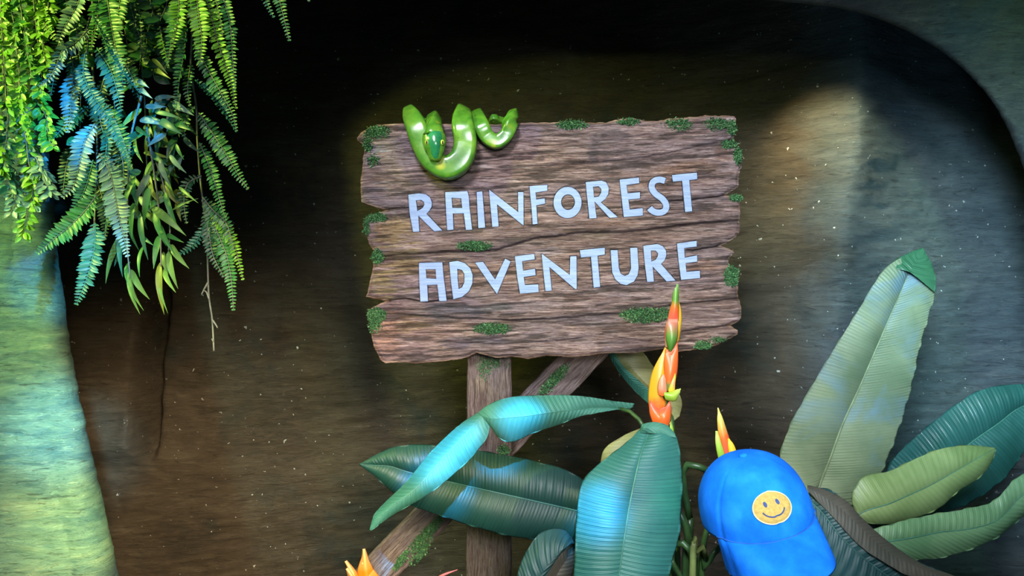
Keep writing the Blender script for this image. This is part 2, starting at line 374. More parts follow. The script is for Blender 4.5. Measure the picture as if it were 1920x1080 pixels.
def tr(pts, s, ox, oy): return [(ox+x/s, oy+y/s) for x, y in pts]
a1 = (6.857, 750, 330); a2 = (6.857, 770, 450); a3 = (6., 1000, 430); a4 = (4.364, 1000, 190)
def ell(cx, cy, rx, ry, n=28): return [(cx+rx*math.cos(2*math.pi*i/n), cy+ry*math.sin(2*math.pi*i/n)) for i in range(n)]
def stroke(pts, wd):
    p = catmull(pts, 26); t_ = np.gradient(p, axis=0); t_ /= np.linalg.norm(t_, axis=1)[:, None]; nn = np.stack([-t_[:, 1], t_[:, 0]], -1)
    return [tuple(q) for q in p+nn*wd/2]+[tuple(q) for q in (p-nn*wd/2)[::-1]]
LET = [
 ('R', a1, [(105,240),(240,222),(330,235),(385,275),(412,345),(405,400),(375,450),(340,485),(545,700),(440,715),(235,510),(250,715),(165,720),(120,470)], [(205,315),(270,308),(305,335),(312,370),(290,410),(250,435),(220,450)]),
 ('A', a1, [(580,205),(865,192),(885,260),(895,400),(930,690),(845,695),(818,480),(680,483),(690,690),(605,698),(590,450)], [(665,280),(785,288),(800,410),(672,408)]),
 ('I', a1, [(985,205),(1058,195),(1098,665),(1005,672)], None),
 ('N', a1, [(1145,175),(1522,465),(1518,205),(1588,205),(1592,640),(1570,625),(1248,365),(1272,650),(1185,655)], None),
 ('F', a1, [(1665,130),(1895,112),(1897,190),(1745,212),(1752,300),(1862,285),(1870,355),(1755,378),(1772,615),(1705,625),(1690,400)], None),
 ('O', a4, ell(281,828,116,129), ell(285,825,56,63)),
 ('R', a4, [(430,660),(560,648),(598,663),(620,710),(615,760),(590,800),(555,826),(695,948),(625,955),(502,820),(520,956),(458,960)], [(490,700),(535,695),(557,718),(557,745),(537,778),(498,785)]),
 ('E', a4, [(708,640),(865,622),(870,670),(765,685),(772,752),(875,742),(875,795),(780,805),(790,885),(897,872),(900,935),(740,948)], None),
 ('S', a4, stroke([(1080,652),(1035,640),(985,655),(970,705),(1000,755),(1060,800),(1090,850),(1078,895),(1030,912),(980,900),(952,872)], 52), None),
 ('T', a4, [(1137,602),(1340,582),(1345,637),(1278,645),(1303,900),(1243,905),(1218,650),(1142,657)], None),
 ('A', a2, [(105,295),(405,285),(425,480),(465,785),(365,790),(340,575),(212,580),(225,790),(122,795),(108,520)], [(195,378),(318,378),(328,500),(200,492)]),
 ('D', a2, [(495,285),(600,268),(690,295),(765,360),(798,450),(795,560),(750,660),(660,735),(545,765),(515,520)], [(600,372),(660,390),(690,440),(690,540),(660,610),(615,632),(605,500)]),
 ('V', a2, [(828,290),(930,280),(1085,510),(1215,240),(1287,275),(1110,700)], None),
 ('E', a2, [(1340,210),(1590,178),(1598,250),(1435,275),(1445,395),(1600,368),(1610,455),(1455,478),(1470,580),(1640,568),(1650,672),(1405,692),(1370,480)], None),
 ('N', a3, [(95,275),(412,515),(418,305),(487,300),(492,672),(470,675),(182,425),(210,690),(135,698)], None),
 ('T', a3, [(525,235),(805,205),(808,285),(725,298),(755,650),(678,658),(648,308),(535,318)], None),
 ('U', a3, [(872,235),(950,232),(965,440),(985,500),(1030,525),(1075,505),(1102,440),(1092,210),(1172,205),(1188,440),(1175,520),(1135,590),(1050,630),(980,615),(920,560),(888,480)], None),
 ('R', a3, [(1240,185),(1400,165),(1460,190),(1495,240),(1500,290),(1480,350),(1440,390),(1605,578),(1500,588),(1345,420),(1360,590),(1280,592),(1255,380)], [(1325,240),(1375,240),(1405,270),(1400,310),(1375,345),(1330,362)]),
 ('E', a3, [(1620,160),(1840,128),(1842,195),(1700,212),(1705,318),(1845,292),(1848,365),(1715,382),(1725,478),(1875,465),(1880,550),(1662,570),(1640,380)], None)]
LET = [(c_, tr(o_, *a_), tr(h_, *a_) if h_ else None) for c_, a_, o_, h_ in LET]

Lp = [(690,238),(676,247),(668,258),(672,264),(680,270),(684,277),(680,292),(679,310),(676,330),(675,350),(677,378),(690,383),(706,387),(724,393),(706,400),(690,405),(683,414),(683,430),(688,448),(694,461),(701,472),(703,482),(700,496),(696,512),(691,532),(688,550),(684,556),(706,560),(727,564),(708,573),(695,579),(691,588),(691,604),(695,622),(699,645),(706,662),(713,675),(722,681)]
Tp = [(690,238),(705,233),(740,230),(800,232),(860,231),(930,232),(990,229),(1040,229),(1060,227),(1085,226),(1100,229),(1140,229),(1165,222),(1190,221),(1215,226),(1235,226),(1260,221),(1300,219),(1325,215),(1350,217),(1378,216)]
Rp = [(1378,216),(1382,222),(1380,245),(1377,258),(1371,263),(1376,268),(1384,276),(1388,290),(1391,304),(1394,312),(1389,318),(1387,335),(1386,350),(1372,358),(1360,366),(1374,368),(1388,371),(1389,390),(1389,425),(1388,437),(1377,447),(1362,456),(1352,460),(1368,467),(1379,473),(1371,481),(1367,490),(1372,500),(1385,518),(1386,535),(1384,548),(1391,574),(1392,590),(1388,602),(1369,611),(1385,620),(1385,627)]
Bp = [(722,681),(745,679),(780,682),(830,677),(865,673),(878,669),(893,661),(905,664),(930,671),(960,669),(990,673),(1025,667),(1050,668),(1080,670),(1147,661),(1194,661.5),(1220,658),(1247,654),(1272,660),(1303,655.5),(1333,651),(1361,640),(1385,627)]
nu, nv = 720, 440
u = np.linspace(0, 1, nu)[None, :, None]; v = np.linspace(0, 1, nv)[:, None, None]
L = polyline(Lp, nv)[:, None]; R = polyline(Rp, nv)[:, None]; T = polyline(Tp, nu)[None]; B = polyline(Bp, nu)[None]
Q = (1-u)*L+u*R+(1-v)*T+v*B-((1-u)*(1-v)*T[:, :1]+u*(1-v)*T[:, -1:]+(1-u)*v*B[:, :1]+u*v*B[:, -1:])
BX, BY = Q[..., 0], Q[..., 1]
BX = BX+0; jag = 1.2*(vnoise(BX/5, BY/5, 77)-.5)
CR = [([(722,392),(760,390),(800,386)], 1.6, 5), ([(725,564),(760,560),(800,566),(850,560)], 1.8, 6), ([(1360,366),(1300,374),(1240,378)], 1.6, 6), ([(1352,460),(1300,470),(1290,468)], 1.8, 6),
      ([(703,482),(760,476),(850,472),(930,470),(1000,449),(1060,441),(1080,436),(1160,435),(1240,428),(1300,420),(1388,414)], 2.6, 8), ([(1369,611),(1320,616),(1280,622)], 1.8, 6),
      ([(940,322),(1000,312),(1080,306),(1160,300),(1240,290),(1300,276),(1377,262)], 1.5, 4), ([(690,585),(760,590),(850,596),(960,602),(1040,598),(1110,591),(1200,584),(1262,572),(1320,566),(1390,560)], 2.0, 6),
      ([(886,518),(920,520),(950,505),(965,500)], 1.5, 3.5), ([(1020,268),(1090,262),(1140,262),(1220,250)], 1.2, 3), ([(840,640),(930,648),(1040,640),(1130,628),(1220,640)], 1.4, 3.5),
      ([(1090,612),(1120,610),(1160,608)], 1.6, 3), ([(760,236),(730,300)], .8, 1), ([(690,330),(740,336),(800,340),(860,356)], 1.2, 3), ([(1180,520),(1290,514),(1380,505)], 1.2, 3), ([(1060,525),(1150,540),(1240,536),(1330,540)], 1.0, 2)]
H = np.zeros(BX.shape); DK = np.zeros(BX.shape)
for pts, wd, dp in CR:
    d = seg_dist(BX, BY+2.5*(vnoise(BX/22, BY*0, 5)-.5), pts); g = np.exp(-(d/wd)**2); H -= dp*g*.8; DK = np.maximum(DK, g*min(1, dp/6.)); DK = np.maximum(DK, .45*np.exp(-(d/(wd*4))**2)*min(1, dp/7.))
wy = BY-(BX-1040)*-.055+6*(fnoise(BX/130, BY/60, 41)-.5)
H += 3.2*(fnoise(BX/240, wy/24, 43, 3)-.5)+3.4*(fnoise(BX/60, wy/4.6, 47, 3)-.5)+2.0*(fnoise(BX/35, wy/9, 49, 2)-.5)+4*(fnoise(BX/110, BY/70, 48)-.5)
for kx, ky, r in ((1012, 296, 14), (1058, 625, 10), (1130, 255, 8), (748, 610, 16), (730, 405, 14), (772, 664, 14), (1345, 578, 8), (1260, 640, 10)):
    d = np.hypot((BX-kx)/1.7, BY-ky); H += 2.2*np.cos(d/2.6)*np.exp(-(d/r)**2); DK = np.maximum(DK, .6*np.exp(-(d/4)**2))
ed = np.minimum(seg_dist(BX, BY, Lp), np.minimum(seg_dist(BX, BY, Tp), np.minimum(seg_dist(BX, BY, Rp), seg_dist(BX, BY, Bp))))
H -= 5.*np.exp(-(ed/4)**2)+3*np.exp(-(ed/14)**2)*fnoise(BX/12, BY/12, 55)
LM = np.zeros(BX.shape)
for c_, o_, h_ in LET:
    xs = [q[0] for q in o_]; ys = [q[1] for q in o_]
    sel = (BX > min(xs)-5) & (BX < max(xs)+5) & (BY > min(ys)-5) & (BY < max(ys)+5)
    x_, y_ = BX[sel], BY[sel]; ins = inside(x_, y_, o_); d = seg_dist(x_, y_, o_+o_[:1])
    if h_: ih = inside(x_, y_, h_); ins &= ~ih; d = np.minimum(d, seg_dist(x_, y_, h_+h_[:1]))
    sd = np.where(ins, d, -d); LM[sel] = np.maximum(LM[sel], sm(-1.6, .4, sd)); 
H = H*(1-LM)-7.*LM
# painted and weathered staining of the boards
tint = np.ones(BX.shape+(3,))*np.array([1.08, 1.0, 1.08])
strk = fnoise(BX/60, wy/5, 61); cl = fnoise(BX/45, BY/26, 63); gl = fnoise(BX/60, wy/4.6, 47, 3); DK = np.maximum(DK, .75*sm(.40, .30, gl))
def blob(cx, cy, rx, ry, col, amt, hard=.12):
    global tint
    g = np.exp(-(((BX-cx)/rx)**2+((BY-cy)/ry)**2)); m = sm(.5-hard, .5+hard, g*.75+(strk-.5)*.9+(cl-.5)*.7)*amt
    m = np.clip(m*np.clip(g*3, 0, 1), 0, 1)[..., None]; tint = tint*(1-m)+np.array(col)*m
blob(745, 480, 75, 90, (1.10, 1.05, .62), .9); blob(740, 420, 60, 30, (1.25, 1.05, .7), .7); blob(720, 530, 50, 40, (1.2, 1.25, .68), .8)
blob(860, 585, 95, 28, (.62, .72, .85), .9); blob(770, 612, 60, 22, (1.25, 1.15, .75), .7); blob(715, 615, 40, 40, (1.55, 1.2, .98), .8); blob(730, 655, 45, 26, (1.4, 1.1, .95), .8)
blob(710, 285, 32, 18, (1.15, 1.3, 1.7), .9, .05); blob(708, 350, 32, 14, (1.2, 1.3, 1.6), .9, .05); blob(800, 650, 90, 22, (.85, .78, .8), .7); blob(900, 642, 130, 14, (.62, .62, .85), .8)
blob(1150, 250, 130, 18, (.62, .62, .72), .8); blob(1115, 285, 16, 55, (.55, .55, .68), .9); blob(1135, 300, 10, 50, (.62, .62, .7), .6); blob(1330, 235, 60, 22, (.55, .52, .58), .9); blob(1360, 285, 30, 26, (.8, .62, .55), .8)
blob(1120, 440, 60, 14, (.75, .72, .66), .8); blob(1340, 400, 50, 24, (.82, .76, .86), .7); blob(1330, 500, 60, 22, (1.2, .92, .74), .8); blob(1110, 380, 220, 60, (1.12, .96, .86), .5)
blob(1240, 650, 120, 14, (.85, .7, .74), .7); blob(1100, 600, 90, 14, (.75, .78, 1.0), .8); blob(1010, 470, 60, 9, (.7, .75, 1.05), .7); blob(880, 300, 60, 26, (.85, .85, .92), .6); blob(900, 510, 200, 18, (1.2, .95, .78), .5)
blob(1290, 315, 90, 22, (1.15, .92, .75), .6); blob(1310, 590, 70, 20, (.85, .82, 1.0), .8); blob(1180, 640, 90, 12, (.75, .66, .8), .7)
tint *= (1-.86*DK)[..., None]; rim = np.exp(-(ed/2.2)**2)[..., None]; tint = tint*(1-rim*.6)+np.array([1.5, 1.25, .8])*rim*.6
tint *= ((1.15-.24*cl)*(1+.35*sm(.52, .68, gl)))[..., None]
bx = wx(BX+jag); bz = wz(BY+jag*.6); by = SD-H*K
# front, rolled edge and back in one closed mesh
Gx = [bx]; 
ring = [(0, j) for j in range(nu)]+[(i, nu-1) for i in range(1, nv)]+[(nv-1, j) for j in range(nu-2, -1, -1)]+[(i, 0) for i in range(nv-2, 0, -1)]
ri = np.array([i*nu+j for i, j in ring]); rp = np.stack([bx.ravel()[ri], by.ravel()[ri], bz.ravel()[ri]], -1)
tt = np.roll(rp, -4, 0)-np.roll(rp, 4, 0); no = np.stack([-tt[:, 2], tt[:, 0]], -1); no /= np.linalg.norm(no, axis=1)[:, None]+1e-9
cen = np.array([rp[:, 0].mean(), rp[:, 2].mean()])
if ((rp[:, [0, 2]]-cen)*no).sum() < 0: no = -no
V = np.stack([bx, by, bz], -1).reshape(-1, 3); idx = np.arange(nu*nv).reshape(nv, nu)
FQ = [np.stack([idx[1:, :-1], idx[1:, 1:], idx[:-1, 1:], idx[:-1, :-1]], -1).reshape(-1, 4)]
tc = tint.reshape(-1, 3); prev = ri; m = len(ri)
for off, dep in ((.0016, .0040), (.0022, .010), (.0012, .020), (.0, .034), (-.004, .040)):
    q = rp.copy(); nzv = vnoise(q[:, 0]*140, q[:, 2]*140, 91)*.002
    q[:, [0, 2]] += no*(off+nzv-.001)[:, None]; q[:, 1] = rp[:, 1]+dep; new = len(V)+np.arange(m)
    V = np.vstack([V, q]); tc = np.vstack([tc, tc[ri]*.9])
    FQ.append(np.stack([prev, np.roll(prev, -1), np.roll(new, -1), new], -1)); prev = new
cidx = len(V); V = np.vstack([V, [[cen[0], SD+.042, cen[1]]]]); tc = np.vstack([tc, [[1, 1, 1]]])
FQ = np.vstack(FQ)
tri = [(int(prev[i]), int(prev[(i+1) % m]), cidx) for i in range(m)]
me = bpy.data.meshes.new('board'); nq = len(FQ); lv = np.concatenate([FQ.ravel(), np.array(tri).ravel()]).astype(np.int32)
me.vertices.add(len(V)); me.vertices.foreach_set('co', V.ravel()); me.loops.add(len(lv)); me.loops.foreach_set('vertex_index', lv)
me.polygons.add(nq+m); me.polygons.foreach_set('loop_start', np.concatenate([np.arange(0, nq*4, 4), nq*4+np.arange(0, m*3, 3)]).astype(np.int32))
me.update(calc_edges=True); me.polygons.foreach_set('use_smooth', [True]*(nq+m))
at = me.color_attributes.new('tint', 'FLOAT_COLOR', 'POINT'); at.data.foreach_set('color', np.concatenate([tc, np.ones((len(tc), 1))], 1).ravel()); me.validate()
board = keep(link('board', me, M_wood), sign)

def curve_plate(name, loops, depth, bevel, y0, mat):
    cu = bpy.data.curves.new(name, 'CURVE'); cu.dimensions = '2D'; cu.fill_mode = 'BOTH'; cu.extrude = depth; cu.bevel_depth = bevel; cu.bevel_resolution = 1; cu.offset = -bevel
    for lp in loops:
        sp = cu.splines.new('POLY'); sp.points.add(len(lp)-1); sp.use_cyclic_u = True
        for p_, (x, y) in zip(sp.points, lp): p_.co = (wx(x), wz(y), 0, 1)
    ob = bpy.data.objects.new('tmp', cu); COL.objects.link(ob)
    dg = bpy.context.evaluated_depsgraph_get(); dg.update(); me = bpy.data.meshes.new_from_object(ob.evaluated_get(dg))
    bpy.data.objects.remove(ob); bpy.data.curves.remove(cu)
    me.transform(Matrix(((1, 0, 0, 0), (0, 0, -1, y0), (0, 1, 0, 0), (0, 0, 0, 1)))); me.name = name
    return link(name, me, mat)
for c_, o_, h_ in LET:
    keep(curve_plate('letter', [o_]+([h_] if h_ else []), .0022, .0010, SD+.0042, M_letter), sign)

def plank(name, p0, p1, width, thick, yc, parent, seed, seg=160, cr=28):
    "a weathered plank lying along its own X axis, then turned"
    Lg = math.hypot(p1[0]-p0[0], p1[1]-p0[1])
    ang = math.atan2(p1[1]-p0[1], p1[0]-p0[0])
    s = np.linspace(0, Lg, seg)[:, None]; a = np.linspace(0, 2*math.pi, cr*4, endpoint=True)[None]
    e = .25; cx = np.sign(np.cos(a))*np.abs(np.cos(a))**e; sx = np.sign(np.sin(a))*np.abs(np.sin(a))**e
    z = cx*width/2; y = sx*thick/2
    nzz = .0035*(fnoise(s*7+a*0, z*40+y*30, seed)-.5)*2+.0016*(fnoise(s*14, z*260+y*260, seed+3)-.5)*2
    edge = .007*(fnoise(s*9, a*0+np.sign(z)*3, seed+7)-.5)
    z = z+np.sign(z)*(edge+nzz*.3); y = y+np.sign(y)*nzz*1.6+0*s
    X = np.broadcast_to(s, z.shape)
    me = grid_mesh(name, X, y, z)
    # close the ends
    o = link(name, me, M_post); o.matrix_world = Matrix.Translation((p0[0], yc, p0[1])) @ Matrix.Rotation(-ang, 4, 'Y')
    bpy.context.view_layer.update(); mw = o.matrix_world.copy(); o.parent = parent
    o.matrix_parent_inverse = Matrix.Translation(parent.location).inverted(); o.matrix_world = mw; return o
plank('post', (wx(914), 0), (wx(916), wz(560)), 84*K*1.035, .055, SD+.071, sign, 101, 300)
p0 = (wx(1122)*1.07, CZ+(wz(636)-CZ)*1.07); p1 = (wx(560)*1.07, CZ+(wz(1231)-CZ)*1.07)
plank('brace', p1, p0, 66*K*1.07, .034, SD+.119, sign, 131, 220)

# moss tufts
def moss(cx, cy, rx, ry, n, front=None, parent=sign, ang=0., name='moss_patch', yoff=0.):
    mb = MB(); cnt = 0
    while cnt < n*1.7:
        x, y = random.gauss(0, .5), random.gauss(0, .5)
        if x*x+y*y > 1.1: continue
        X_ = cx+(x*math.cos(ang)*rx-y*math.sin(ang)*ry); Y_ = cy+(x*math.sin(ang)*rx+y*math.cos(ang)*ry)
        yy = (front if front else SD)+yoff+.002
        b = Vector((wx(X_)*(yy/SD), yy, CZ+(wz(Y_)-CZ)*(yy/SD))); h = random.uniform(.003, .0078)
        d = Vector((random.uniform(-1, 1), -random.uniform(.25, 1.1), random.uniform(-.9, 1))).normalized()
        sd = d.cross(Vector((random.random()-.5, random.random()-.5, random.random()-.5))).normalized()*random.uniform(.0008, .0015)
        up = d.cross(sd).normalized()*.0012; k = random.random()**1.6; g = random.uniform(.55, 1.25)
        col = ((.035+.12*k)*g, (.12+.20*k)*g, (.05+.07*k)*g)
        m_ = b+d*h*.6+up
        mb.add([b-sd, b+sd, m_+sd*1.2, m_-sd*1.2, b+d*h], [(0, 1, 2, 3), (3, 2, 4)], 0, col); cnt += 1
    return mb.build(name, M_moss, parent, False, True)
for a_ in ((708, 248, 26, 12, 420), (690, 270, 10, 14, 150), (700, 300, 14, 12, 90), (1072, 234, 30, 9, 330), (1178, 228, 22, 6, 200), (1272, 234, 28, 11, 360), (1345, 233, 26, 12, 280), (1372, 240, 9, 14, 140),
           (1366, 271, 16, 8, 150), (1383, 293, 7, 17, 260), (1380, 371, 13, 6, 170), (706, 409, 19, 9, 380), (688, 424, 6, 18, 150), (889, 461, 33, 9, 520), (708, 481, 11, 14, 300), (706, 592, 17, 15, 520),
           (703, 610, 14, 14, 200), (922, 616, 36, 11, 560), (1208, 591, 46, 14, 900), (1250, 586, 20, 10, 200), (1371, 518, 14, 20, 480), (1318, 647, 17, 8, 260), (1345, 636, 16, 5, 110)):
    moss(*a_)
moss(908, 690, 16, 28, 330, SD+.043); moss(945, 845, 12, 12, 150, SD+.043); moss(935, 682, 18, 14, 110, SD+.043)
moss(1038, 712, 42, 10, 420, SD+.098, ang=-.80); moss(800, 1000, 52, 10, 520, SD+.098, ang=-.82); moss(792, 1030, 38, 12, 260, SD+.098, ang=-.95); moss(752, 1050, 22, 7, 240, SD+.098, ang=-.95)

# ------------------------------------------------------------------ carved snake draped over the top edge of the board
sf = SD-.019; sb = SD+.068                 # in front of and behind the board
SP = [(925,262,sb,3),(918,240,sb,5),(925,221,SD+.03,6),(932,226,SD+.045,8),(950,230,sb,9),(962,218,SD+.045,8),(963,212,SD+.010,8.5),(957,230,sf+.001,12.5),(950,252,sf,13),(932,266,sf,13.5),(913,256,sf,14),(903,236,sf,14.5),(897,221,SD+.010,12.5),(894,214,SD+.045,10),(884,232,sb,15),
      (870,214,SD+.05,11),(866,211,SD+.012,14.5),(868,236,sf-.002,20.5),(873,270,sf-.004,21.5),(864,300,sf-.005,22),(839,315,sf-.005,22),(812,301,sf-.005,21.5),(794,272,sf-.004,21),(782,240,sf-.003,20),(773,220,sf+.010,16.5),(767,206,SD+.012,9.5),(773,208,SD+.05,8.5),(792,232,sb,11),
      (810,228,SD+.055,12),(814,222,SD+.022,12.5),(814,226,sf-.008,12.5),(814,238,sf-.030,13),(814,247,sf-.038,17)]
q = catmull(SP, 330); pts = [P(a, b, c) for a, b, c, r in q]
hp = np.array([.0, .10, .25, .42, .6, .8, .93, 1.0])
snake = MB()
def sec(c, s_):
    e = .40; return (math.copysign(abs(c)**e, c)*.93, math.copysign(abs(s_)**e, s_)*1.0)
# head: the sweep goes on through neck, cheeks, snout
HD = [(814,252,sf-.036,20),(814,262,sf-.040,21.5),(815,272,sf-.042,20.5),(816,280,sf-.042,17.5),(816,288,sf-.041,14),(816,294,sf-.040,12),(816,299,sf-.038,9.5),(816,301.5,sf-.037,5)]
hq = catmull(HD, 44); allq = np.vstack([q, hq[1:]]); allp = [P(a, b, c) for a, b, c, r in allq]
rad = np.array([r for a, b, c, r in allq])*K
p_, t_, n_, b_ = frames(allp); seg = 32; vs = []
for i in range(1, len(p_)):                  # the flat face of the coils and the head look to the front
    a = n_[i-1]-t_[i]*n_[i-1].dot(t_[i]); a /= np.linalg.norm(a)
    f = np.array([0, -1., 0]); f = f-t_[i]*f.dot(t_[i]); L0 = np.linalg.norm(f)
    if p_[i][1] < SD+.004 and L0 > .35:
        w_ = .22*sm(.35, .9, L0); a = a*(1-w_)+f/L0*w_
    a -= t_[i]*a.dot(t_[i]); n_[i] = a/np.linalg.norm(a); b_[i] = np.cross(t_[i], n_[i])
for i in range(len(p_)):
    hf = sm(len(q)-14, len(q)+8, i)
    for k in range(seg):
        a = 2*math.pi*k/seg; c, s_ = math.cos(a), math.sin(a)
        # keep the broad flat face turned to the front
        c2, s2 = sec(c, s_); c2 = c2*(1-hf)+c*hf*.62; s2 = s2*(1-hf)+s_*hf
        vs.append(p_[i]+rad[i]*(n_[i]*c2+b_[i]*s2))
fs = [(i*seg+k, i*seg+(k+1) % seg, (i+1)*seg+(k+1) % seg, (i+1)*seg+k) for i in range(len(p_)-1) for k in range(seg)]
vs += [p_[0], p_[-1]]; A_ = len(p_)*seg
fs += [(A_, (k+1) % seg, k) for k in range(seg)]+[(A_+1, A_-seg+k, A_-seg+(k+1) % seg) for k in range(seg)]
snake.add(vs, fs)
sn = snake.build('snake', M_snake)
tag(sn, 'glossy green carved snake looped over the top edge of the wooden sign', 'snake')
mb = MB()   # dark crown stripe down the head
hp_ = catmull([(814,238,sf-.0465,8),(814,248,sf-.0545,13),(814,258,sf-.0580,14.5),(815,270,sf-.0590,11),(816,282,sf-.0555,8),(816,294,sf-.0495,6),(816,299,sf-.0455,4)], 24)
vs = []
for a, b, c, r in hp_:
    for k in range(9):
        e = (k-4)/4.; vs.append(P(a+e*r, b, c+.0050*e*e*(r/14)**1.0))
mb.add(vs, [(i*9+k, i*9+k+1, (i+1)*9+k+1, (i+1)*9+k) for i in range(23) for k in range(8)])
o = mb.build('head_stripe', M_sdark, sn)
def ball(mb, c, rx, ry, rz, n=12, m=8, mi=0, col=None):
    vs = [(c[0]+rx*math.cos(2*math.pi*j/n)*math.sin(math.pi*i/m), c[1]+ry*math.sin(2*math.pi*j/n)*math.sin(math.pi*i/m), c[2]+rz*math.cos(math.pi*i/m)) for i in range(m+1) for j in range(n)]
    mb.add(vs, [(i*n+j, i*n+(j+1) % n, (i+1)*n+(j+1) % n, (i+1)*n+j) for i in range(m) for j in range(n)], mi, col)
for sx in (-1, 1):
    mb = MB(); ball(mb, P(815+sx*14.5, 267, sf-.0535), .0042, .0032, .0058); e = mb.build('eye', M_eye, sn)
    mb = MB(); ball(mb, P(815+sx*15, 267, sf-.0562), .0016, .0013, .0036); pu = mb.build('pupil', M_black); keep(pu, e); pu.matrix_parent_inverse = Matrix.Identity(4)
    mb = MB(); ball(mb, P(816+sx*5.5, 298, sf-.0440), .0016, .0014, .0014); mb.build('nostril', M_black, sn)

# ------------------------------------------------------------------ big leaves
def big_leaf(name, left, mid, right, mats, parent, puff=.012, fold=.0, nv_=34, ns=120, rib=.0022, ripple=.0004, freq=55, ribmat=None):
    Lc, Mc, Rc = catmull(left, ns), catmull(mid, ns), catmull(right, ns)
    Lw = np.array([P(*q) for q in Lc]); Mw = np.array([P(*q) for q in Mc]); Rw = np.array([P(*q) for q in Rc])
    tv = np.linspace(-1, 1, nv_*2+1); G = np.zeros((ns, len(tv), 3)); d = np.r_[0, np.cumsum(np.linalg.norm(np.diff(Mw, axis=0), axis=1))]
    for j, t_ in enumerate(tv):
        E = Rw if t_ > 0 else Lw; a = abs(t_); G[:, j] = Mw*(1-a)+E*a
        wdt = np.linalg.norm(E-Mw, axis=1)
        bul = (4*a*(1-a))*puff*np.clip(wdt/.05, 0, 1)
        rp_ = ripple*np.sin(d*freq*6.283-a*3.2+.8*np.sin(d*23))*(a*(1.15-a)*3)*np.clip(wdt/.03, 0, 1)
        G[:, j, 1] -= bul+rp_
        G[:, j, 2] += .3*rp_
    edgew = .0022*np.sin(d*95)+.0015*np.sin(d*210+1)
    G[:, 0, 1] += edgew; G[:, -1, 1] -= edgew
    uv = np.zeros((ns, len(tv), 2)); uv[..., 0] = d[:, None]; uv[..., 1] = tv[None]
    me = grid_mesh(name, G[..., 0], G[..., 1], G[..., 2], uv)
    o = link(name, me, mats)
    # make the front side face the camera
    so = o.modifiers.new('thick', 'SOLIDIFY'); so.thickness = .0010; so.offset = 0
    if parent is not None: keep(o, parent)
    if rib:
        mb = MB(); tube(mb, G[:, nv_]+np.array([0, -.0006, 0]), rib*np.linspace(1, .35, ns), 8)
        r = mb.build('midrib', ribmat or M_rib); keep(r, o); r.matrix_parent_inverse = o.matrix_parent_inverse.copy() if False else Matrix.Translation(Vector((0, 0, 0)))
    return o
M_rib = plain('leaf_midrib', (.05, .17, .12), .45)
M_rib5 = plain('sage_midrib', (.15, .20, .11), .5)
M_ribd = plain('leaf_midrib_dark', (.03, .10, .09), .4)
M_stem = plain('dark_stem', (.03, .075, .022), .35)
M_steml = plain('olive_stem', (.13, .17, .05), .4)
ML1 = leafmat('banana_leaf_teal', (.025, .15, .11), (.065, .23, .17), .62, 105, bumpy=.4)
ML2 = leafmat('banana_leaf_deep', (.004, .032, .028), (.010, .060, .048), .5, 150, bumpy=.35)
ML3 = leafmat('banana_leaf_sea', (.008, .10, .11), (.035, .17, .14), .50, 140, bumpy=.35)
ML5 = leafmat('banana_leaf_sage', (.10, .15, .085), (.20, .25, .15), .55, 125, bumpy=.5, patch=(.11, .20, .26))
ML5t = leafmat('banana_leaf_tip_green', (.02, .09, .045), (.04, .14, .07), .45, 60)
ML6 = leafmat('banana_leaf_blue', (.010, .065, .055), (.025, .11, .10), .38, 110, bumpy=.35)
ML7 = leafmat('banana_leaf_lime', (.13, .22, .07), (.23, .33, .13), .45, 90, bumpy=.2)
ML8 = leafmat('banana_leaf_mint', (.10, .23, .11), (.19, .35, .18), .45, 80, bumpy=.25)
ML9 = leafmat('banana_leaf_slate', (.010, .05, .055), (.025, .085, .09), .5, 60)
ML9b = leafmat('banana_leaf_brown', (.05, .055, .045), (.10, .09, .07), .6, 120, bumpy=.3)
ML10 = leafmat('banana_leaf_olive', (.16, .17, .06), (.26, .26, .11), .5, 80, bumpy=.2)

plant = empty('heliconia_plant', P(1265, 540, 1.42)*1.0); plant.location.z = 0
tag(plant, 'artificial heliconia plant with broad teal leaves and orange flowers below the wooden sign', 'plant')
# arching leaf with a folded tip
big_leaf('leaf', [(1190,757,1.50),(1150,752,1.48),(1080,742,1.45),(1000,742,1.44),(950,746,1.44),(915,760,1.44),(896,774,1.45)],
         [(1180,768,1.50),(1120,765,1.47),(1060,770,1.43),(1000,778,1.40),(955,783,1.40),(925,785,1.41),(904,780,1.43)],
         [(1188,762,1.50),(1150,769,1.48),(1090,780,1.45),(1045,797,1.44),(1000,812,1.43),(960,829,1.43),(935,820,1.43),(918,797,1.43)], ML1, plant, .006, rib=.0012)
big_leaf('leaf', [(896,774,1.45),(860,798,1.45),(810,845,1.43),(760,905,1.40),(722,942,1.38),(702,965,1.37),(693,994,1.36)],
         [(904,780,1.43),(872,815,1.41),(825,865,1.39),(780,915,1.37),(740,945,1.36),(712,970,1.36),(694,994,1.36)],
         [(918,797,1.43),(912,822,1.42),(880,862,1.41),(832,905,1.39),(790,935,1.38),(742,962,1.37),(695,995,1.36)], ML1, plant, .008, rib=.0011)
# deep green leaf behind
big_leaf('leaf', [(1112,915,1.47),(1070,885,1.50),(1010,866,1.53),(930,850,1.55),(860,840,1.56),(800,834,1.57),(748,836,1.57),(710,850,1.57),(674,870,1.57)],
         [(1100,962,1.45),(1040,948,1.48),(960,930,1.51),(880,912,1.53),(820,898,1.55),(770,886,1.555),(730,874,1.56),(700,872,1.565),(674,870,1.57)],
         [(1085,1010,1.45),(1040,1014,1.48),(960,1006,1.50),(880,985,1.52),(820,965,1.54),(770,947,1.55),(735,922,1.56),(705,895,1.565),(675,872,1.57)], ML2, plant, .014, rib=.0022, ripple=.0006, freq=60, ribmat=M_ribd)
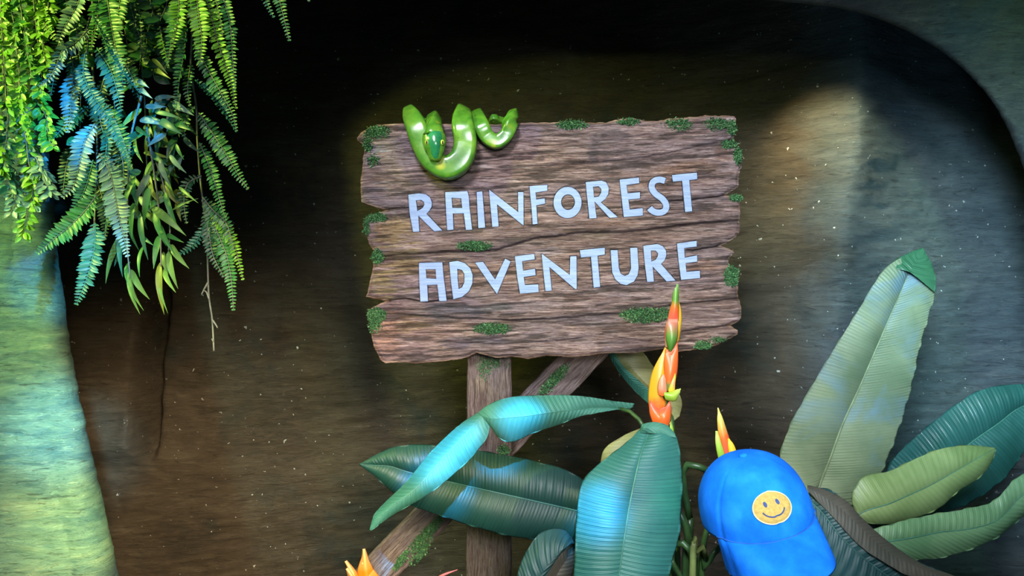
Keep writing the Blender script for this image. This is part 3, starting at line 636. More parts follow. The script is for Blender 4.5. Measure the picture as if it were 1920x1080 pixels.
# centre leaf hanging down towards the viewer
big_leaf('leaf', [(1222,794,1.42),(1200,806,1.41),(1165,838,1.40),(1125,868,1.38),(1092,905,1.36),(1082,960,1.34),(1078,1040,1.32),(1076,1150,1.31),(1100,1250,1.31),(1150,1330,1.31)],
         [(1222,794,1.42),(1215,815,1.40),(1202,850,1.37),(1190,900,1.345),(1180,950,1.33),(1172,1000,1.31),(1162,1070,1.30),(1155,1150,1.29),(1150,1250,1.30),(1152,1330,1.31)],
         [(1222,794,1.42),(1245,796,1.41),(1266,815,1.40),(1275,850,1.39),(1279,900,1.37),(1277,960,1.35),(1272,1010,1.34),(1256,1070,1.32),(1235,1170,1.31),(1152,1330,1.31)], ML3, plant, .012, rib=.0017, ripple=.0004, freq=60, ns=150)
# its pale underside curling out at the shoulder
big_leaf('leaf', [(1206,802,1.435),(1180,812,1.44),(1150,828,1.44),(1132,845,1.44),(1126,870,1.435),(1120,896,1.42)],
         [(1206,804,1.432),(1185,820,1.43),(1162,840,1.43),(1145,860,1.425),(1136,880,1.42),(1121,896,1.42)],
         [(1206,806,1.43),(1190,828,1.42),(1172,852,1.42),(1155,870,1.42),(1140,886,1.42),(1122,897,1.42)], ML10, plant, .003, rib=0)
# rounded crest over the leaf base
big_leaf('leaf', [(1201,806,1.405),(1204,797,1.40),(1215,793,1.40),(1232,792,1.40),(1250,797,1.40),(1266,814,1.395)],
         [(1201,808,1.402),(1210,803,1.39),(1222,801,1.39),(1236,802,1.39),(1250,808,1.39),(1266,816,1.392)],
         [(1201,810,1.402),(1212,811,1.395),(1226,812,1.39),(1240,814,1.39),(1253,817,1.39),(1267,820,1.39)], ML1, plant, .004, rib=0)
# small folded leaf at the bottom
big_leaf('leaf', [(968,1090,1.36),(975,1060,1.37),(992,1025,1.38),(1010,1002,1.385),(1035,992,1.39),(1060,995,1.39),(1074,1012,1.39)],
         [(1000,1100,1.35),(1010,1085,1.35),(1025,1062,1.35),(1040,1045,1.355),(1055,1030,1.36),(1068,1020,1.37),(1075,1015,1.38)],
         [(1012,1100,1.355),(1022,1082,1.355),(1035,1062,1.357),(1046,1045,1.36),(1058,1032,1.37),(1068,1023,1.375),(1077,1018,1.38)], ML9, plant, .007, rib=0)
big_leaf('leaf', [(1012,1100,1.372),(1022,1082,1.372),(1035,1062,1.375),(1046,1045,1.378),(1058,1032,1.385),(1077,1018,1.39)],
         [(1030,1110,1.38),(1038,1090,1.38),(1048,1070,1.382),(1060,1052,1.385),(1070,1035,1.39),(1080,1020,1.395)],
         [(1062,1120,1.39),(1068,1095,1.39),(1073,1072,1.39),(1078,1052,1.393),(1082,1035,1.396),(1085,1022,1.398)], [ML9b], plant, .003, rib=0)
# leaf end showing behind the flower
big_leaf('leaf', [(1142,655,1.80),(1150,680,1.80),(1180,720,1.80),(1215,752,1.79),(1245,775,1.78),(1262,790,1.77)],
         [(1165,655,1.79),(1185,690,1.78),(1215,722,1.77),(1240,745,1.77),(1262,765,1.77),(1270,784,1.77)],
         [(1200,652,1.79),(1228,690,1.79),(1252,715,1.79),(1270,735,1.78),(1279,755,1.78),(1274,780,1.77)], ML10, plant, .004, rib=0)
big_leaf('leaf', [(1141,660,1.795),(1150,682,1.795),(1180,722,1.795),(1215,756,1.785),(1240,776,1.775)],
         [(1145,658,1.785),(1160,685,1.78),(1188,716,1.78),(1220,742,1.775),(1250,765,1.77)],
         [(1150,657,1.78),(1168,686,1.775),(1196,712,1.775),(1228,738,1.77),(1258,762,1.765)], ML1, plant, .002, rib=0)
# stems
def stem(pts, r0, r1, mat, parent, name='stem', n=60):
    mb = MB(); tube(mb, pxpath(pts, n), np.linspace(r0, r1, n), 10); return mb.build(name, mat, parent)
stem([(1160,766,1.49),(1178,770,1.48),(1195,783,1.46),(1205,798,1.44),(1212,815,1.45),(1222,900,1.46),(1240,1060,1.45),(1262,2060,1.42)], .0038, .009, M_stem, plant)
stem([(1248,795,1.46),(1252,900,1.46),(1258,1100,1.45),(1266,2060,1.42)], .008, .010, M_stem, plant)
stem([(1330,884,1.40),(1305,873,1.40),(1285,871,1.41),(1280,882,1.42),(1284,930,1.42),(1294,980,1.42),(1292,1060,1.42),(1275,2060,1.42)], .006, .009, M_stem, plant)
stem([(1262,955,1.40),(1278,968,1.39),(1290,1000,1.39),(1290,1040,1.40),(1286,1100,1.40),(1272,2060,1.42)], .007, .011, M_stem, plant)
stem([(1262,1022,1.38),(1280,1018,1.37),(1292,1028,1.37),(1300,1060,1.37),(1300,1120,1.38),(1272,2060,1.42)], .006, .009, M_stem, plant)
stem([(1322,1044,1.36),(1318,1028,1.355),(1310,1024,1.35),(1303,1040,1.35),(1298,1100,1.35),(1278,2060,1.41)], .0055, .009, M_steml, plant)
stem([(1350,1024,1.37),(1336,1040,1.37),(1322,1068,1.37),(1314,1110,1.38),(1280,2060,1.42)], .0055, .009, M_stem, plant)
stem([(1255,1040,1.40),(1266,1065,1.40),(1282,1090,1.40),(1290,1130,1.40),(1275,2060,1.42)], .005, .009, M_stem, plant)
stem([(1330,890,1.47),(1368,860,1.47),(1350,960,1.46),(1310,1110,1.45),(1276,2060,1.42)][1:], .005, .009, M_stem, plant)
stem([(1090,960,1.47),(1140,990,1.47),(1200,1080,1.46),(1262,2060,1.42)], .006, .010, M_stem, plant)
stem([(1060,1080,1.40),(1110,1200,1.40),(1256,2060,1.42)], .005, .009, M_stem, plant)
stem([(1258,770,1.78),(1268,900,1.70),(1270,1200,1.55),(1264,2060,1.43)], .005, .009, M_stem, plant)

# flowers: boat-shaped bracts, colour running along each bract
def grad_mat(name, c0, c1, c2, axis_lo, axis_hi):
    t = NT(name); uv = t.n('ShaderNodeUVMap'); sep = t.n('ShaderNodeSeparateXYZ'); t.l(uv.outputs[0], sep.inputs[0])
    nz = t.noise(t.coord((1, 1, 1)), 50, 3); f = t.math('ADD', sep.outputs[0], t.math('MULTIPLY', t.math('SUBTRACT', nz, .5), .25))
    c = t.ramp(f, [(axis_lo, c0), ((axis_lo+axis_hi)/2, c1), (axis_hi, c2)]); return t.done(c, .35, t.bump(nz, .1, .002), .5)
OR = (.80, .13, .025); YE = (.80, .50, .03); GR = (.10, .26, .03); OC = (.62, .30, .015); RD = (.72, .10, .05); PK = (.55, .24, .14)
def bract(name, left, mid, right, mat, parent, puff=.006):
    ns = 40; Lc, Mc, Rc = catmull(left, ns), catmull(mid, ns), catmull(right, ns)
    tv = np.linspace(-1, 1, 15); G = np.zeros((ns, 15, 3)); uv = np.zeros((ns, 15, 2))
    for i in range(ns):
        for j, t_ in enumerate(tv):
            E = Rc[i] if t_ > 0 else Lc[i]; a = abs(t_); q = Mc[i]*(1-a)+E*a
            G[i, j] = P(q[0], q[1], q[2]-puff*(1-a*a)*math.sin(math.pi*min(1, .12+i/ns))); uv[i, j] = (i/(ns-1), t_)
    me = grid_mesh(name, G[..., 0], G[..., 1], G[..., 2], uv); o = link(name, me, mat); so = o.modifiers.new('thick', 'SOLIDIFY'); so.thickness = .0022; so.offset = 1
    keep(o, parent); return o
D1 = 1.47
fl1 = MB(); tube(fl1, pxpath([(1246,812,D1),(1244,760,D1),(1249,700,D1),(1258,640,D1),(1263,590,D1),(1267,560,D1),(1270,533,D1)], 60), np.interp(np.linspace(0, 1, 60), [0, .5, .8, 1], [.012, .009, .005, .0012]), 12)
M_fg = plain('flower_axis_green', (.10, .24, .04), .35)
spike = fl1.build('flower_spike', M_fg, plant)
def fb(l, m, r, mt, puff=.006, par=None, d=D1-.008):
    z = lambda L_: [(a, b, d) for a, b in L_]
    o = bract('bract', z(l), z(m), z(r), mt, plant, puff); 
    o.parent = par or spike; o.matrix_parent_inverse = Matrix.Identity(4); return o
mOY = grad_mat('bract_orange_yellow', OR, OC, OC, .15, .45); mOG = grad_mat('bract_orange_to_green', (.14, .22, .04), OR, OR, .12, .40); mGG = grad_mat('bract_green_grey', (.05, .16, .02), (.10, .24, .04), (.42, .15, .09), .1, .8)
mRG = grad_mat('bract_red_to_green_tip', RD, OR, GR, .15, .55); mY = grad_mat('bract_yellow', OC, YE, YE, .1, .5); mLime = grad_mat('bract_lime', (.22, .40, .04), (.30, .50, .05), (.40, .55, .10), .1, .8); mPk = grad_mat('bract_pink', OR, PK, PK, .1, .6)
# large ochre blade on the left side, up to the middle
fb([(1222,782),(1217,755),(1218,725),(1225,695),(1238,668),(1247,650)], [(1234,782),(1234,755),(1236,725),(1240,695),(1245,670),(1249,650)], [(1246,782),(1247,755),(1248,725),(1249,695),(1250,672),(1251,650)], mOY, .008)
# orange V shaped base
fb([(1226,795),(1220,778),(1218,762),(1219,750)], [(1237,797),(1237,784),(1236,773),(1232,766)], [(1248,797),(1244,786),(1240,776),(1234,768)], grad_mat('bract_orange', OR, OR, RD, .2, .8), .010, d=D1-.016)
fb([(1232,796),(1232,785),(1233,775),(1236,768)], [(1244,798),(1245,785),(1246,772),(1248,762)], [(1252,798),(1256,785),(1257,768),(1256,750)], grad_mat('bract_orange', OR, OR, RD, .2, .8), .010, d=D1-.018)
# pink spur
fb([(1236,740),(1235,725),(1238,712),(1241,704)], [(1241,742),(1241,728),(1242,714),(1243,702)], [(1248,742),(1249,728),(1247,712),(1245,702)], mPk, .004, d=D1-.024)
# orange-red middle bract fading to green at its foot
fb([(1246,728),(1247,700),(1246,680),(1248,655)], [(1254,734),(1256,705),(1258,680),(1259,655)], [(1262,722),(1268,700),(1270,675),(1270,640)], mOG, .010, d=D1-.014)
# green cup
fb([(1256,657),(1252,645),(1250,630),(1251,610),(1253,598)], [(1257,658),(1259,645),(1260,630),(1262,612),(1263,598)], [(1258,657),(1265,645),(1269,630),(1270,612),(1271,598)], mGG, .008, d=D1-.022)
fb([(1249,650),(1248,630),(1249,615),(1252,596)], [(1254,652),(1255,632),(1257,615),(1259,596)], [(1260,650),(1262,632),(1264,615),(1266,596)], grad_mat('bract_rose', PK, RD, PK, .2, .8), .008, d=D1-.014)
# upper red bract ending in the green spire, yellow edge behind
fb([(1253,600),(1256,585),(1261,568),(1264,548),(1268,533)], [(1262,602),(1264,585),(1266,568),(1268,548),(1270,532)], [(1271,602),(1271,585),(1271,568),(1271,548),(1272,533)], mRG, .006, d=D1-.018)
fb([(1262,640),(1268,620),(1270,600),(1270,575),(1271,562)], [(1268,640),(1271,620),(1272,600),(1272,578),(1272,562)], [(1271,640),(1274,620),(1276,600),(1275,580),(1272,562)], mY, .004, d=D1-.004)
# lime hook to the right
fb([(1245,736),(1252,737),(1262,735),(1270,731),(1276,728)], [(1246,741),(1254,742),(1263,741),(1270,736),(1276,729)], [(1248,748),(1256,750),(1265,750),(1270,742),(1276,730)], mLime, .006, d=D1-.026)
fb([(1254,735),(1256,722),(1260,710),(1264,700)], [(1259,737),(1260,724),(1263,712),(1265,700)], [(1264,736),(1264,724),(1265,712),(1266,700)], grad_mat('bract_peach', YE, (.75, .35, .12), YE, .2, .8), .003, d=D1-.020)
fb([(1250,815),(1252,802),(1252,792),(1250,785)], [(1256,817),(1257,804),(1256,794),(1253,786)], [(1262,815),(1261,804),(1258,794),(1255,786)], mLime, .003, d=D1-.006)
# second, half-hidden flower behind the cap
fl2 = MB(); tube(fl2, pxpath([(1372,870,D1),(1362,830,D1),(1350,790,D1),(1346,766,D1)], 30), np.linspace(.010, .001, 30), 10)
spike2 = fl2.build('flower_spike', M_fg, plant)
fb([(1354,870),(1352,840),(1348,815),(1345,765)], [(1366,870),(1361,840),(1356,815),(1346,764)], [(1380,870),(1372,840),(1362,810),(1347,765)], grad_mat('bract_red_up', RD, OR, (.6, .55, .12), .2, .75), .008, spike2, D1-.010)
fb([(1352,875),(1346,850),(1342,825),(1341,808)], [(1358,875),(1351,850),(1346,825),(1343,808)], [(1364,872),(1357,850),(1350,828),(1345,808)], mLime, .003, spike2, D1-.016)
fb([(1366,870),(1368,850),(1366,835),(1364,822)], [(1375,870),(1374,850),(1370,835),(1366,822)], [(1382,870),(1380,850),(1375,835),(1367,822)], mY, .003, spike2, D1-.018)

# bird-of-paradise bloom cut off by the frame
bop = empty('bird_of_paradise', P(715, 540, 1.42)); bop.location.z = 0
tag(bop, 'orange pointed bird-of-paradise flower at the lower edge, beside the moss-edged brace', 'flower')
stem([(705,1140,1.42),(715,2060,1.42)], .008, .009, M_stem, bop, n=20)
mO = grad_mat('petal_orange', (.72, .13, .004), (.78, .17, .006), (.80, .40, .15), .3, .95)
for l, m_, r in (([(690,1140),(676,1100),(672,1070),(680,1045),(682,1029)], [(705,1140),(690,1100),(686,1070),(684,1050),(682,1029)], [(720,1140),(706,1100),(700,1072),(690,1050),(683,1029)]),
                 ([(700,1145),(686,1110),(682,1080),(680,1055)], [(712,1145),(700,1110),(690,1080),(680,1055)], [(730,1145),(722,1105),(705,1075),(681,1054)]),
                 ([(680,1145),(668,1110),(656,1085),(650,1066)], [(690,1145),(676,1110),(664,1085),(650,1066)], [(702,1145),(690,1105),(672,1082),(651,1065)]),
                 ([(685,1150),(670,1110),(660,1080),(648,1052)], [(690,1150),(675,1110),(664,1080),(648,1052)], [(698,1150),(680,1105),(668,1075),(649,1052)])):
    z = lambda L_, d: [(a, b, d) for a, b in L_]
    bract('petal', z(l, 1.40), z(m_, 1.392), z(r, 1.40), mO, bop, .005)
mb = MB(); tube(mb, pxpath([(800,1110,1.40),(825,1082,1.40),(858,1068,1.40)], 24), np.linspace(.006, .0006, 24), 8); pk = mb.build('pink_bud', plain('pink_bud', (.50, .13, .15), .4), bop)
mb = MB(); tube(mb, pxpath([(800,1110,1.40),(760,1150,1.41),(707,1175,1.42)], 24), np.linspace(.005, .006, 24), 8); mb.build('stem', M_stem, bop)

# ------------------------------------------------------------------ right-hand banana plant
ban = empty('banana_plant', P(1640, 540, 1.72)); ban.location.z = 0
tag(ban, 'artificial banana plant with a tall upright sage leaf against the blue-lit plaster wall', 'plant')
big_leaf('leaf', [(1585,975,1.66),(1520,945,1.67),(1475,905,1.69),(1462,860,1.72),(1480,800,1.76),(1515,735,1.80),(1560,660,1.84),(1610,580,1.88),(1650,515,1.92),(1680,488,1.94),(1704,482,1.95)],
         [(1505,985,1.66),(1525,940,1.68),(1540,900,1.70),(1556,860,1.74),(1580,795,1.78),(1612,725,1.82),(1640,660,1.86),(1668,595,1.90),(1690,545,1.93),(1702,515,1.94),(1706,498,1.95)],
         [(1612,985,1.66),(1622,950,1.68),(1645,905,1.70),(1668,850,1.74),(1690,790,1.78),(1710,720,1.82),(1725,650,1.86),(1742,590,1.90),(1752,545,1.93),(1735,505,1.95),(1710,492,1.955)], ML5, ban, .012, ribmat=M_rib5, rib=.0034, ripple=.0007, freq=50, ns=160)
big_leaf('leaf', [(1664,500,1.935),(1680,487,1.945),(1700,476,1.955),(1729,465,1.96)], [(1706,510,1.915),(1712,498,1.925),(1720,485,1.94),(1729,465,1.955)], [(1752,548,1.915),(1754,525,1.925),(1748,498,1.94),(1730,465,1.955)], ML5t, ban, .004, rib=0, ns=40)
big_leaf('leaf', [(1640,985,1.70),(1655,925,1.74),(1668,870,1.78),(1710,825,1.82),(1770,775,1.85),(1830,735,1.87),(1885,722,1.88),(1960,720,1.90)],
         [(1660,990,1.70),(1690,940,1.74),(1725,905,1.77),(1770,870,1.80),(1820,830,1.83),(1870,795,1.85),(1910,765,1.87),(1965,745,1.89)],
         [(1680,1000,1.70),(1730,975,1.74),(1790,955,1.77),(1840,930,1.79),(1885,895,1.82),(1915,855,1.84),(1945,820,1.86),(1970,770,1.88)], ML6, ban, .012, rib=.0022, ripple=.0007, freq=45, ribmat=M_rib)
big_leaf('leaf', [(1604,960,1.58),(1598,938,1.58),(1602,915,1.585),(1622,893,1.59),(1670,882,1.60),(1720,858,1.61),(1770,840,1.62),(1820,835,1.63),(1866,840,1.64)],
         [(1606,966,1.575),(1630,955,1.57),(1665,945,1.57),(1700,930,1.58),(1740,912,1.59),(1780,890,1.60),(1815,870,1.61),(1845,852,1.62),(1866,841,1.64)],
         [(1606,972,1.58),(1625,980,1.575),(1665,983,1.58),(1720,970,1.59),(1765,950,1.60),(1795,922,1.61),(1830,900,1.62),(1856,872,1.63),(1867,843,1.64)], ML7, ban, .007, rib=.0013, ripple=.0003)
big_leaf('leaf', [(1626,996,1.50),(1680,980,1.50),(1740,966,1.51),(1800,956,1.52),(1850,945,1.53),(1875,930,1.53),(1895,905,1.54),(1930,882,1.55),(1985,840,1.57)],
         [(1640,1018,1.49),(1700,1010,1.49),(1760,998,1.50),(1815,992,1.505),(1860,980,1.51),(1885,962,1.52),(1910,935,1.53),(1945,905,1.54),(1990,850,1.56)],
         [(1690,1048,1.50),(1720,1050,1.50),(1770,1045,1.51),(1820,1030,1.515),(1865,1010,1.52),(1890,992,1.53),(1915,970,1.54),(1950,935,1.55),(1995,860,1.57)], ML8, ban, .006, rib=.0014, ripple=.0003)
big_leaf('leaf', [(1518,915,1.46),(1560,920,1.45),(1600,960,1.44),(1650,1010,1.43),(1720,1052,1.42),(1800,1085,1.42),(1900,1130,1.42)],
         [(1512,935,1.45),(1540,960,1.43),(1580,1010,1.41),(1630,1055,1.40),(1690,1095,1.40),(1770,1130,1.40),(1900,1160,1.41)],
         [(1505,960,1.45),(1515,1010,1.44),(1525,1070,1.43),(1545,1130,1.42),(1600,1180,1.42),(1700,1200,1.42),(1900,1190,1.42)], ML9, ban, .010, rib=.0015, ripple=.0015, ribmat=M_ribd)
big_leaf('leaf', [(1514,910,1.452),(1545,918,1.446),(1585,938,1.436),(1620,975,1.424),(1665,1015,1.414),(1730,1058,1.404),(1790,1080,1.404)],
         [(1514,914,1.442),(1542,930,1.434),(1578,955,1.424),(1612,988,1.410),(1658,1030,1.402),(1715,1062,1.392),(1780,1086,1.392)],
         [(1515,920,1.436),(1538,945,1.430),(1570,978,1.414),(1606,1018,1.402),(1650,1050,1.392),(1705,1080,1.386),(1770,1098,1.388)], ML9b, ban, .004, rib=0)
for pts in ([(1592,978,1.66),(1615,1080,1.68),(1640,2060,1.72)], [(1662,990,1.70),(1655,1150,1.70),(1645,2000,1.72)], [(1606,966,1.58),(1600,1040,1.60),(1632,2060,1.71)],
            [(1634,1012,1.50),(1615,1100,1.54),(1625,2060,1.70)], [(1514,925,1.46),(1500,1000,1.48),(1520,1150,1.52),(1610,2060,1.70)]):
    stem(pts, .005, .013, M_stem, ban)

# ------------------------------------------------------------------ baseball cap resting on the leaves
M_cap = None
t = NT('blue_cotton_twill'); n1 = t.noise(t.coord((1, 1, 1)), 22, 5, .6); n2 = t.noise(t.coord((300, 300, 900)), 3, 3)
M_cap = t.done(t.ramp(n1, [(.3, (.004, .12, .62)), (.5, (.006, .17, .82)), (.7, (.015, .24, .94))]), .85, t.bump(n2, .3, .001, t.bump(n1, .25, .006)), .12)
M_seam = plain('navy_stitching', (.02, .12, .45), .9, .1)
M_patch = plain('mustard_embroidery', (.46, .32, .09), .85, .15, .15, 260); M_prim = plain('pale_yellow_thread', (.66, .60, .30), .8, .15)
M_peye = plain('slate_blue_thread', (.05, .09, .24), .85, .15)
cap = empty('baseball_cap', (0, 0, 0)); tag(cap, 'bright blue baseball cap with round yellow smiley patch, lying on the leaves', 'cap')
ca, cb, ch = .0850, .102, .100
def crown(th, t_, off=0.):
    "th round the head (0 = right, -90 deg = front), t 0 rim .. 1 top"
    z = ch*math.sin(t_*math.pi/2)**1.02; r = max(0, math.cos(t_*math.pi/2))**.72
    k = 1+.035*math.exp(-((t_-.32)/.25)**2)
    sea = 0
    for j in range(6):
        dd = (math.degrees(th)+90-j*60+180) % 360-180
        sea += math.exp(-(dd/2.2)**2)
    dent = -.004*math.exp(-(((math.degrees(th)+20+180) % 360-180)/14)**2)*math.exp(-((t_-.45)/.3)**2)
    k2 = 1-.022*sea*min(1, r*2)
    x = math.cos(th)*(ca*r*k*k2+dent+off*r); y = math.sin(th)*(cb*r*k*k2+dent+off*r)
    return (x, y, z+off*(1-r))
NTt, NTh = 44, 180
vs = [crown(2*math.pi*j/NTh, i/NTt) for i in range(NTt+1) for j in range(NTh)]
fs = [(i*NTh+j, i*NTh+(j+1) % NTh, (i+1)*NTh+(j+1) % NTh, (i+1)*NTh+j) for i in range(NTt) for j in range(NTh)]
mb = MB(); mb.add(vs, fs); cr = link('crown', mb.mesh('crown'), M_cap, cap); so = cr.modifiers.new('cloth', 'SOLIDIFY'); so.thickness = .0022; so.offset = -1
mb = MB(); ball(mb, (0, 0, ch+.001), .007, .007, .0035, 16, 8); link('button', mb.mesh('button'), M_cap, cap)
# visor
nv1, nv2 = 60, 24; top = []; A1 = math.radians(68)
for i in range(nv2+1):
    s = i/nv2
    for j in range(nv1+1):
        e = -1+2*j/nv1; th = -math.pi/2+e*A1
        bx_, by_, _ = crown(th, .015)
        w_ = .064*(1-abs(e)**2.2)**.5; nx, ny = .55*math.sin(e*A1)*.5, -1
        outx = bx_*(1-.03*s)+nx*w_*s*.4; outy = by_+ny*w_*s
        droop = -.026*s*s-.016*(e*e)*s-.012*s
        top.append((outx, outy, .003+droop))
N1 = nv1+1; vs = top+[(x, y, z-.0030) for x, y, z in top]; o2 = len(top)
fs = [(i*N1+j, i*N1+j+1, (i+1)*N1+j+1, (i+1)*N1+j) for i in range(nv2) for j in range(nv1)]
fs += [tuple(o2+k for k in reversed(f)) for f in fs]
fs += [(nv2*N1+j, nv2*N1+j+1, o2+nv2*N1+j+1, o2+nv2*N1+j) for j in range(nv1)]+[(j+1, j, o2+j, o2+j+1) for j in range(nv1)]
mb = MB(); mb.add(vs, fs); link('visor', mb.mesh('visor'), M_cap, cap)
mb = MB(); tube(mb, [Vector(crown(-math.pi/2+(-1+2*j/80)*A1, .018, .0010)) for j in range(81)], .0012, 6); link('rim_stitching', mb.mesh('rim_stitching'), M_seam, cap)
# smiley patch conforming to the front of the crown
pr = .0278; pc_t = .345; 
def on_front(u_, v_, off):
    # u to the right, v up in metres over the crown surface
    ar = ca*.98; t0 = pc_t+v_/.178; return crown(-math.pi/2-.03+u_/ar/.92, t0, off)
def disc(mb, cx, cy, rx, ry, off, n=40, m=8, rot=0, dome=.0006):
    vs = [on_front(cx, cy, off+dome)]
    for i in range(1, m+1):
        for j in range(n):
            a = 2*math.pi*j/n; x = rx*i/m*math.cos(a); y = ry*i/m*math.sin(a)
            vs.append(on_front(cx+x*math.cos(rot)-y*math.sin(rot), cy+x*math.sin(rot)+y*math.cos(rot), off+dome*(1-(i/m)**4)-(.0020 if i == m else 0)))
    fs = [(0, 1+j, 1+(j+1) % n) for j in range(n)]+[(1+(i-1)*n+j, 1+i*n+j, 1+i*n+(j+1) % n, 1+(i-1)*n+(j+1) % n) for i in range(1, m) for j in range(n)]
    mb.add(vs, fs)
mb = MB(); disc(mb, 0, 0, pr, pr, .0022); patch = link('smiley_patch', mb.mesh('smiley_patch'), M_patch, cap); patch['label'] = 'yellow smiley patch'
mb = MB(); tube(mb, [Vector(on_front(pr*.985*math.cos(2*math.pi*j/64), pr*.985*math.sin(2*math.pi*j/64), .0020)) for j in range(65)], .0011, 6, cap=False); link('border', mb.mesh('border'), M_prim, patch)
for sx in (-1, 1):
    mb = MB(); disc(mb, sx*.0092, .0078, .0030, .0058, .0034, 20, 4, .1); link('eye', mb.mesh('eye'), M_peye, patch)
mb = MB(); tube(mb, [Vector(on_front(.0165*math.sin(math.radians(a)), .0015-.0165*math.cos(math.radians(a)), .0030)) for a in np.linspace(-68, 68, 40)], .0011+0*np.linspace(0, 1, 40), 6); link('mouth', mb.mesh('mouth'), M_peye, patch)
CAPM = Matrix.Rotation(math.radians(-14), 4, 'Y') @ Matrix.Rotation(math.radians(6), 4, 'X') @ Matrix.Rotation(math.radians(3), 4, 'Z')
cap.matrix_world = Matrix.Translation(P(1407, 916, 1.235)) @ CAPM @ Matrix.Translation((0, 0, -.045))

# ------------------------------------------------------------------ hanging greenery
G_y = greens('fern_yellow_green', (.10, .30, .03), (.22, .46, .04)); G_g = greens('fern_green', (.03, .16, .045), (.07, .26, .07))
G_t = greens('fern_teal', (.02, .13, .09), (.05, .22, .15)); G_d = greens('fern_dark', (.010, .06, .035), (.03, .12, .05))
G_b = greens('bamboo_leaf_green', (.08, .22, .06), (.20, .36, .10)); G_o = greens('olive_leaf', (.10, .15, .02), (.20, .25, .04)); G_s = greens('silver_leaf', (.12, .24, .24), (.24, .38, .38))
M_vine = plain('grey_brown_vine', (.12, .13, .11), .5)
def leaflet(mb, b, d, side, L, W_, nrm, col, curl=.12, seg=4):
    vs = []; prof = [.35, .95, 1.0, .72, .0] if seg == 4 else [.3, 1, 0]
    for i, w_ in enumerate(prof):
        s = i/(len(prof)-1); c = b+d*L*s+nrm*(curl*L*math.sin(s*2.2))
        if w_ == 0: vs.append(c)
        else: vs += [c-side*W_*w_*.5+nrm*W_*.10*w_, c+nrm*0-nrm*W_*.06, c+side*W_*w_*.5+nrm*W_*.10*w_]
    fs = []; k = len(prof)-1
    for i in range(k-1):
        a = i*3; fs += [(a, a+3, a+4, a+1), (a+1, a+4, a+5, a+2)]
    a = (k-1)*3; fs += [(a, a+3, a+1), (a+1, a+3, a+2)]
    mb.add(vs, fs, 0, col)
def frond(parent, pts, L, mat, sides=(1, 1), spacing=6.2, tilt=.35, droop=.0, wide=.36, name='frond', lead=.0):
    px_ = sum(math.hypot(a[0]-b[0], a[1]-b[1]) for a, b in zip(pts[:-1], pts[1:])); n = max(8, int(px_/spacing))
    c = catmull(pts, n*2+1); Wp = [P(*q) for q in c]; mb = MB(); k = c[:, 2].mean()/F
    tube(mb, Wp, np.linspace(.0016, .0005, len(Wp)), 5, 1)
    for i in range(1, n*2, 2):
        s = i/(n*2); t_ = (Wp[i+1]-Wp[i-1]).normalized(); pl = Vector((0, 1, 0)); sd = t_.cross(pl).normalized()
        prof = (min(1, .35+s*4.) if s < .3 else 1)*(1-.80*max(0, (s-.45)/.55)**1.3)
        if s < lead: continue
        for sg in (-1, 1):
            kk = sides[0] if sg < 0 else sides[1]
            if kk <= .02: continue
            ll = L*k*prof*random.uniform(.88, 1.1)
            d = (sd*sg*kk+t_*(tilt+random.uniform(-.08, .08))+Vector((0, (random.uniform(-.35, .15)-.45*(1-kk)), 0))).normalized()
            g = random.uniform(.75, 1.3); col = (g*random.uniform(.85, 1.15), g, g*random.uniform(.9, 1.1))
            side = d.cross(Vector((random.uniform(-.15, .15), -1, random.uniform(-.1, .3)))).normalized()
            leaflet(mb, Wp[i], d, side, ll, max(ll*wide, .0035), side.cross(d).normalized(), col)
    o = mb.build(name, [mat, M_vine if mat is not G_t else G_t], parent, True, True); return o
def z_(pts, d0, d1=None):
    d1 = d0 if d1 is None else d1; n = len(pts); return [(a, b, d0+(d1-d0)*i/(n-1)) for i, (a, b) in enumerate(pts)]
def hang(label, x, name='hanging_fern', top=-150, d=1.68, cat='fern', group=None):
    o = empty(name, P(x, top, d)); tag(o, label, cat, group); return o
def vine(parent, pts, r0=.0022, r1=.0012, name='stem'):
    mb = MB(); tube(mb, pxpath(pts, 50), np.linspace(r0, r1, 50), 7); return mb.build(name, M_vine, parent)

